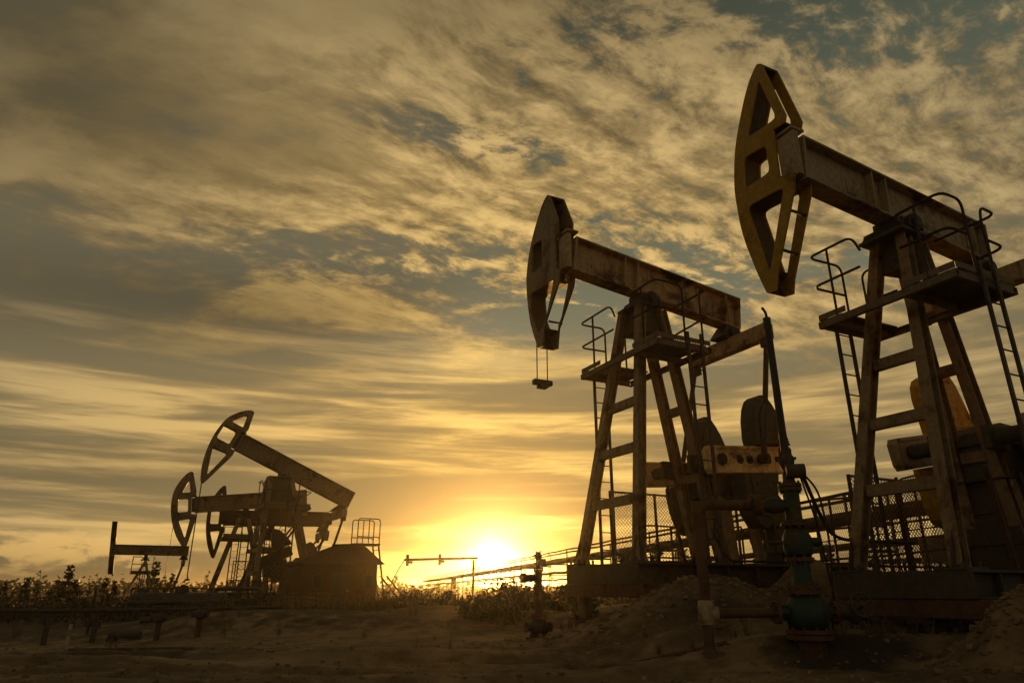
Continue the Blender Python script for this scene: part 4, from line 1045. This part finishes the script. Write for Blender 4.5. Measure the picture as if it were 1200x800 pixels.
# upper sky: veil, sunlit ripples, teal grey gaps
gap_c = mixc(nt, ss(El, 14, 40).o, (.185,.182,.112), (.080,.092,.062))
gap_c = mixc(nt, right.o, mixc(nt, .6, gap_c, (.165,.128,.070)), gap_c)
hi_f = .70+lightc*.56+(big-.5)*.6+rim*tex*1.5
hi_c = mixc(nt, gapm.o, gap_c, cmul(lit, hi_f))
sky_c = mixc(nt, hi.o, low_c, hi_c)
# long soft dark bank on the left, darker top, small lit heaps on the left horizon
dark = 1.0-blob(-33,20.5,17,2.6,6)*.38-blob(-12,22,12,2.4,7)*.20-blob(-40,31,11,5)*.30-ss(El,36,50)*.34-blob(-46,40,16,6)*.25-blob(-33,8.3,11,1.3,2)*.22-blob(8,43,20,4)*.12+blob(-4,20.5,6,3,15)*.35+blob(-9,33,10,2.5,-30)*.0
sky_c = cmul(sky_c, dark)
heap = ss(nz(comb(Az*.14, El*.36, 4.0), 1.5, 7, .6, .3)+blob(-33,2.6,7,1.1)*.26, .62, .74)*blob(-31,2.6,9,1.7)
sky_c = mixc(nt, (heap*.95).o, sky_c, (.74,.46,.15))
lowdark = blob(-34,.6,15,1.2)*.35
sky_c = cmul(sky_c, 1.0-lowdark)
# glare right around the sun, partly veiled by the layers
g1 = X.m('EXPONENT', Th*(-1/.95)); g2 = X.m('EXPONENT', Th*(-1/3.6)); g3 = X.m('EXPONENT', Th*(-1/11.0))
veil = .25+streak*.85
glow = nt.nodes.new('ShaderNodeCombineColor')
for i, (a_, b_, c_) in enumerate(((9.0,.95,.10),(7.4,.62,.05),(4.4,.15,.006))):
    nt.links.new((g1*a_+g2*veil*b_*.7+g3*veil*c_).o, glow.inputs[i])
disc = ss(Th, .75, .45, 0, 1)
sky_c = cadd(sky_c, glow.outputs[0]); 
dc = nt.nodes.new('ShaderNodeCombineColor')
for i, v in enumerate((14,11,6)): nt.links.new((disc*v).o, dc.inputs[i])
sky_c = cadd(sky_c, dc.outputs[0])
below = ss(El, -2.5, -.4)
sky_c = mixc(nt, below.o, (.05,.035,.016), sky_c)
nish = nt.nodes.new('ShaderNodeTexSky'); nish.sky_type = 'NISHITA'; nish.sun_disc = False; nish.sun_elevation = SUN_EL; nish.sun_rotation = SUN_AZ; nish.dust_density = 3; nish.ozone_density = 1.0
bg1 = nt.nodes.new('ShaderNodeBackground'); nt.links.new(nish.outputs[0], bg1.inputs[0]); bg1.inputs[1].default_value = .05
bg2 = nt.nodes.new('ShaderNodeBackground'); nt.links.new(sky_c, bg2.inputs[0]); bg2.inputs[1].default_value = 1.0
mx = nt.nodes.new('ShaderNodeMixShader'); nt.links.new((gapm*.06*hi+.92).o, mx.inputs[0]); nt.links.new(bg1.outputs[0], mx.inputs[1]); nt.links.new(bg2.outputs[0], mx.inputs[2])
wo = nt.nodes.new('ShaderNodeOutputWorld'); nt.links.new(mx.outputs[0], wo.inputs['Surface'])
try: w.cycles.sampling_method = 'MANUAL'; w.cycles.sample_map_resolution = 1024
except Exception: pass

ld = bpy.data.lights.new('sun', 'SUN'); ld.energy = 4.0; ld.angle = R(.53); ld.color = (1.0,.47,.085)
lo_ = bpy.data.objects.new('sun', ld); COL.objects.link(lo_); lo_.rotation_euler = (-SD).to_track_quat('-Z','Y').to_euler()

# ------------------------------------------------------------------ evening haze
HAZE = 0.00055
mb = MB(); mb.box(-1600,1600,-70,1900,-2.6,9.4)
m = bpy.data.materials.new('haze_air'); m.use_nodes = True; n2 = m.node_tree; n2.nodes.clear()
vol = n2.nodes.new('ShaderNodeVolumePrincipled'); vol.inputs['Color'].default_value = (.93,.90,.84,1); vol.inputs['Density'].default_value = HAZE; vol.inputs['Anisotropy'].default_value = .89
oo = n2.nodes.new('ShaderNodeOutputMaterial'); n2.links.new(vol.outputs[0], oo.inputs['Volume'])
tag(mb.build('haze', m), 'thin golden evening haze over the yard', 'haze', None, 'stuff')

# ------------------------------------------------------------------ camera and output
cd = bpy.data.cameras.new('camera'); cd.sensor_width = 36; cd.lens = 24; cd.clip_end = 6000; cd.clip_start = .05
cam = bpy.data.objects.new('camera', cd); COL.objects.link(cam); cam.location = (0,0,EYE); cam.rotation_euler = (R(110),0,0); scene.camera = cam
scene.view_settings.view_transform = 'Standard'; scene.view_settings.look = 'None'; scene.view_settings.exposure = .14; scene.view_settings.gamma = 1
try: scene.view_settings.use_curve_mapping = False
except Exception: pass
scene.render.engine = 'CYCLES'
cy = scene.cycles
cy.use_denoising = True; cy.max_bounces = 6; cy.diffuse_bounces = 3; cy.glossy_bounces = 2; cy.transmission_bounces = 2; cy.volume_bounces = 0; cy.transparent_max_bounces = 6
cy.sample_clamp_indirect = 4
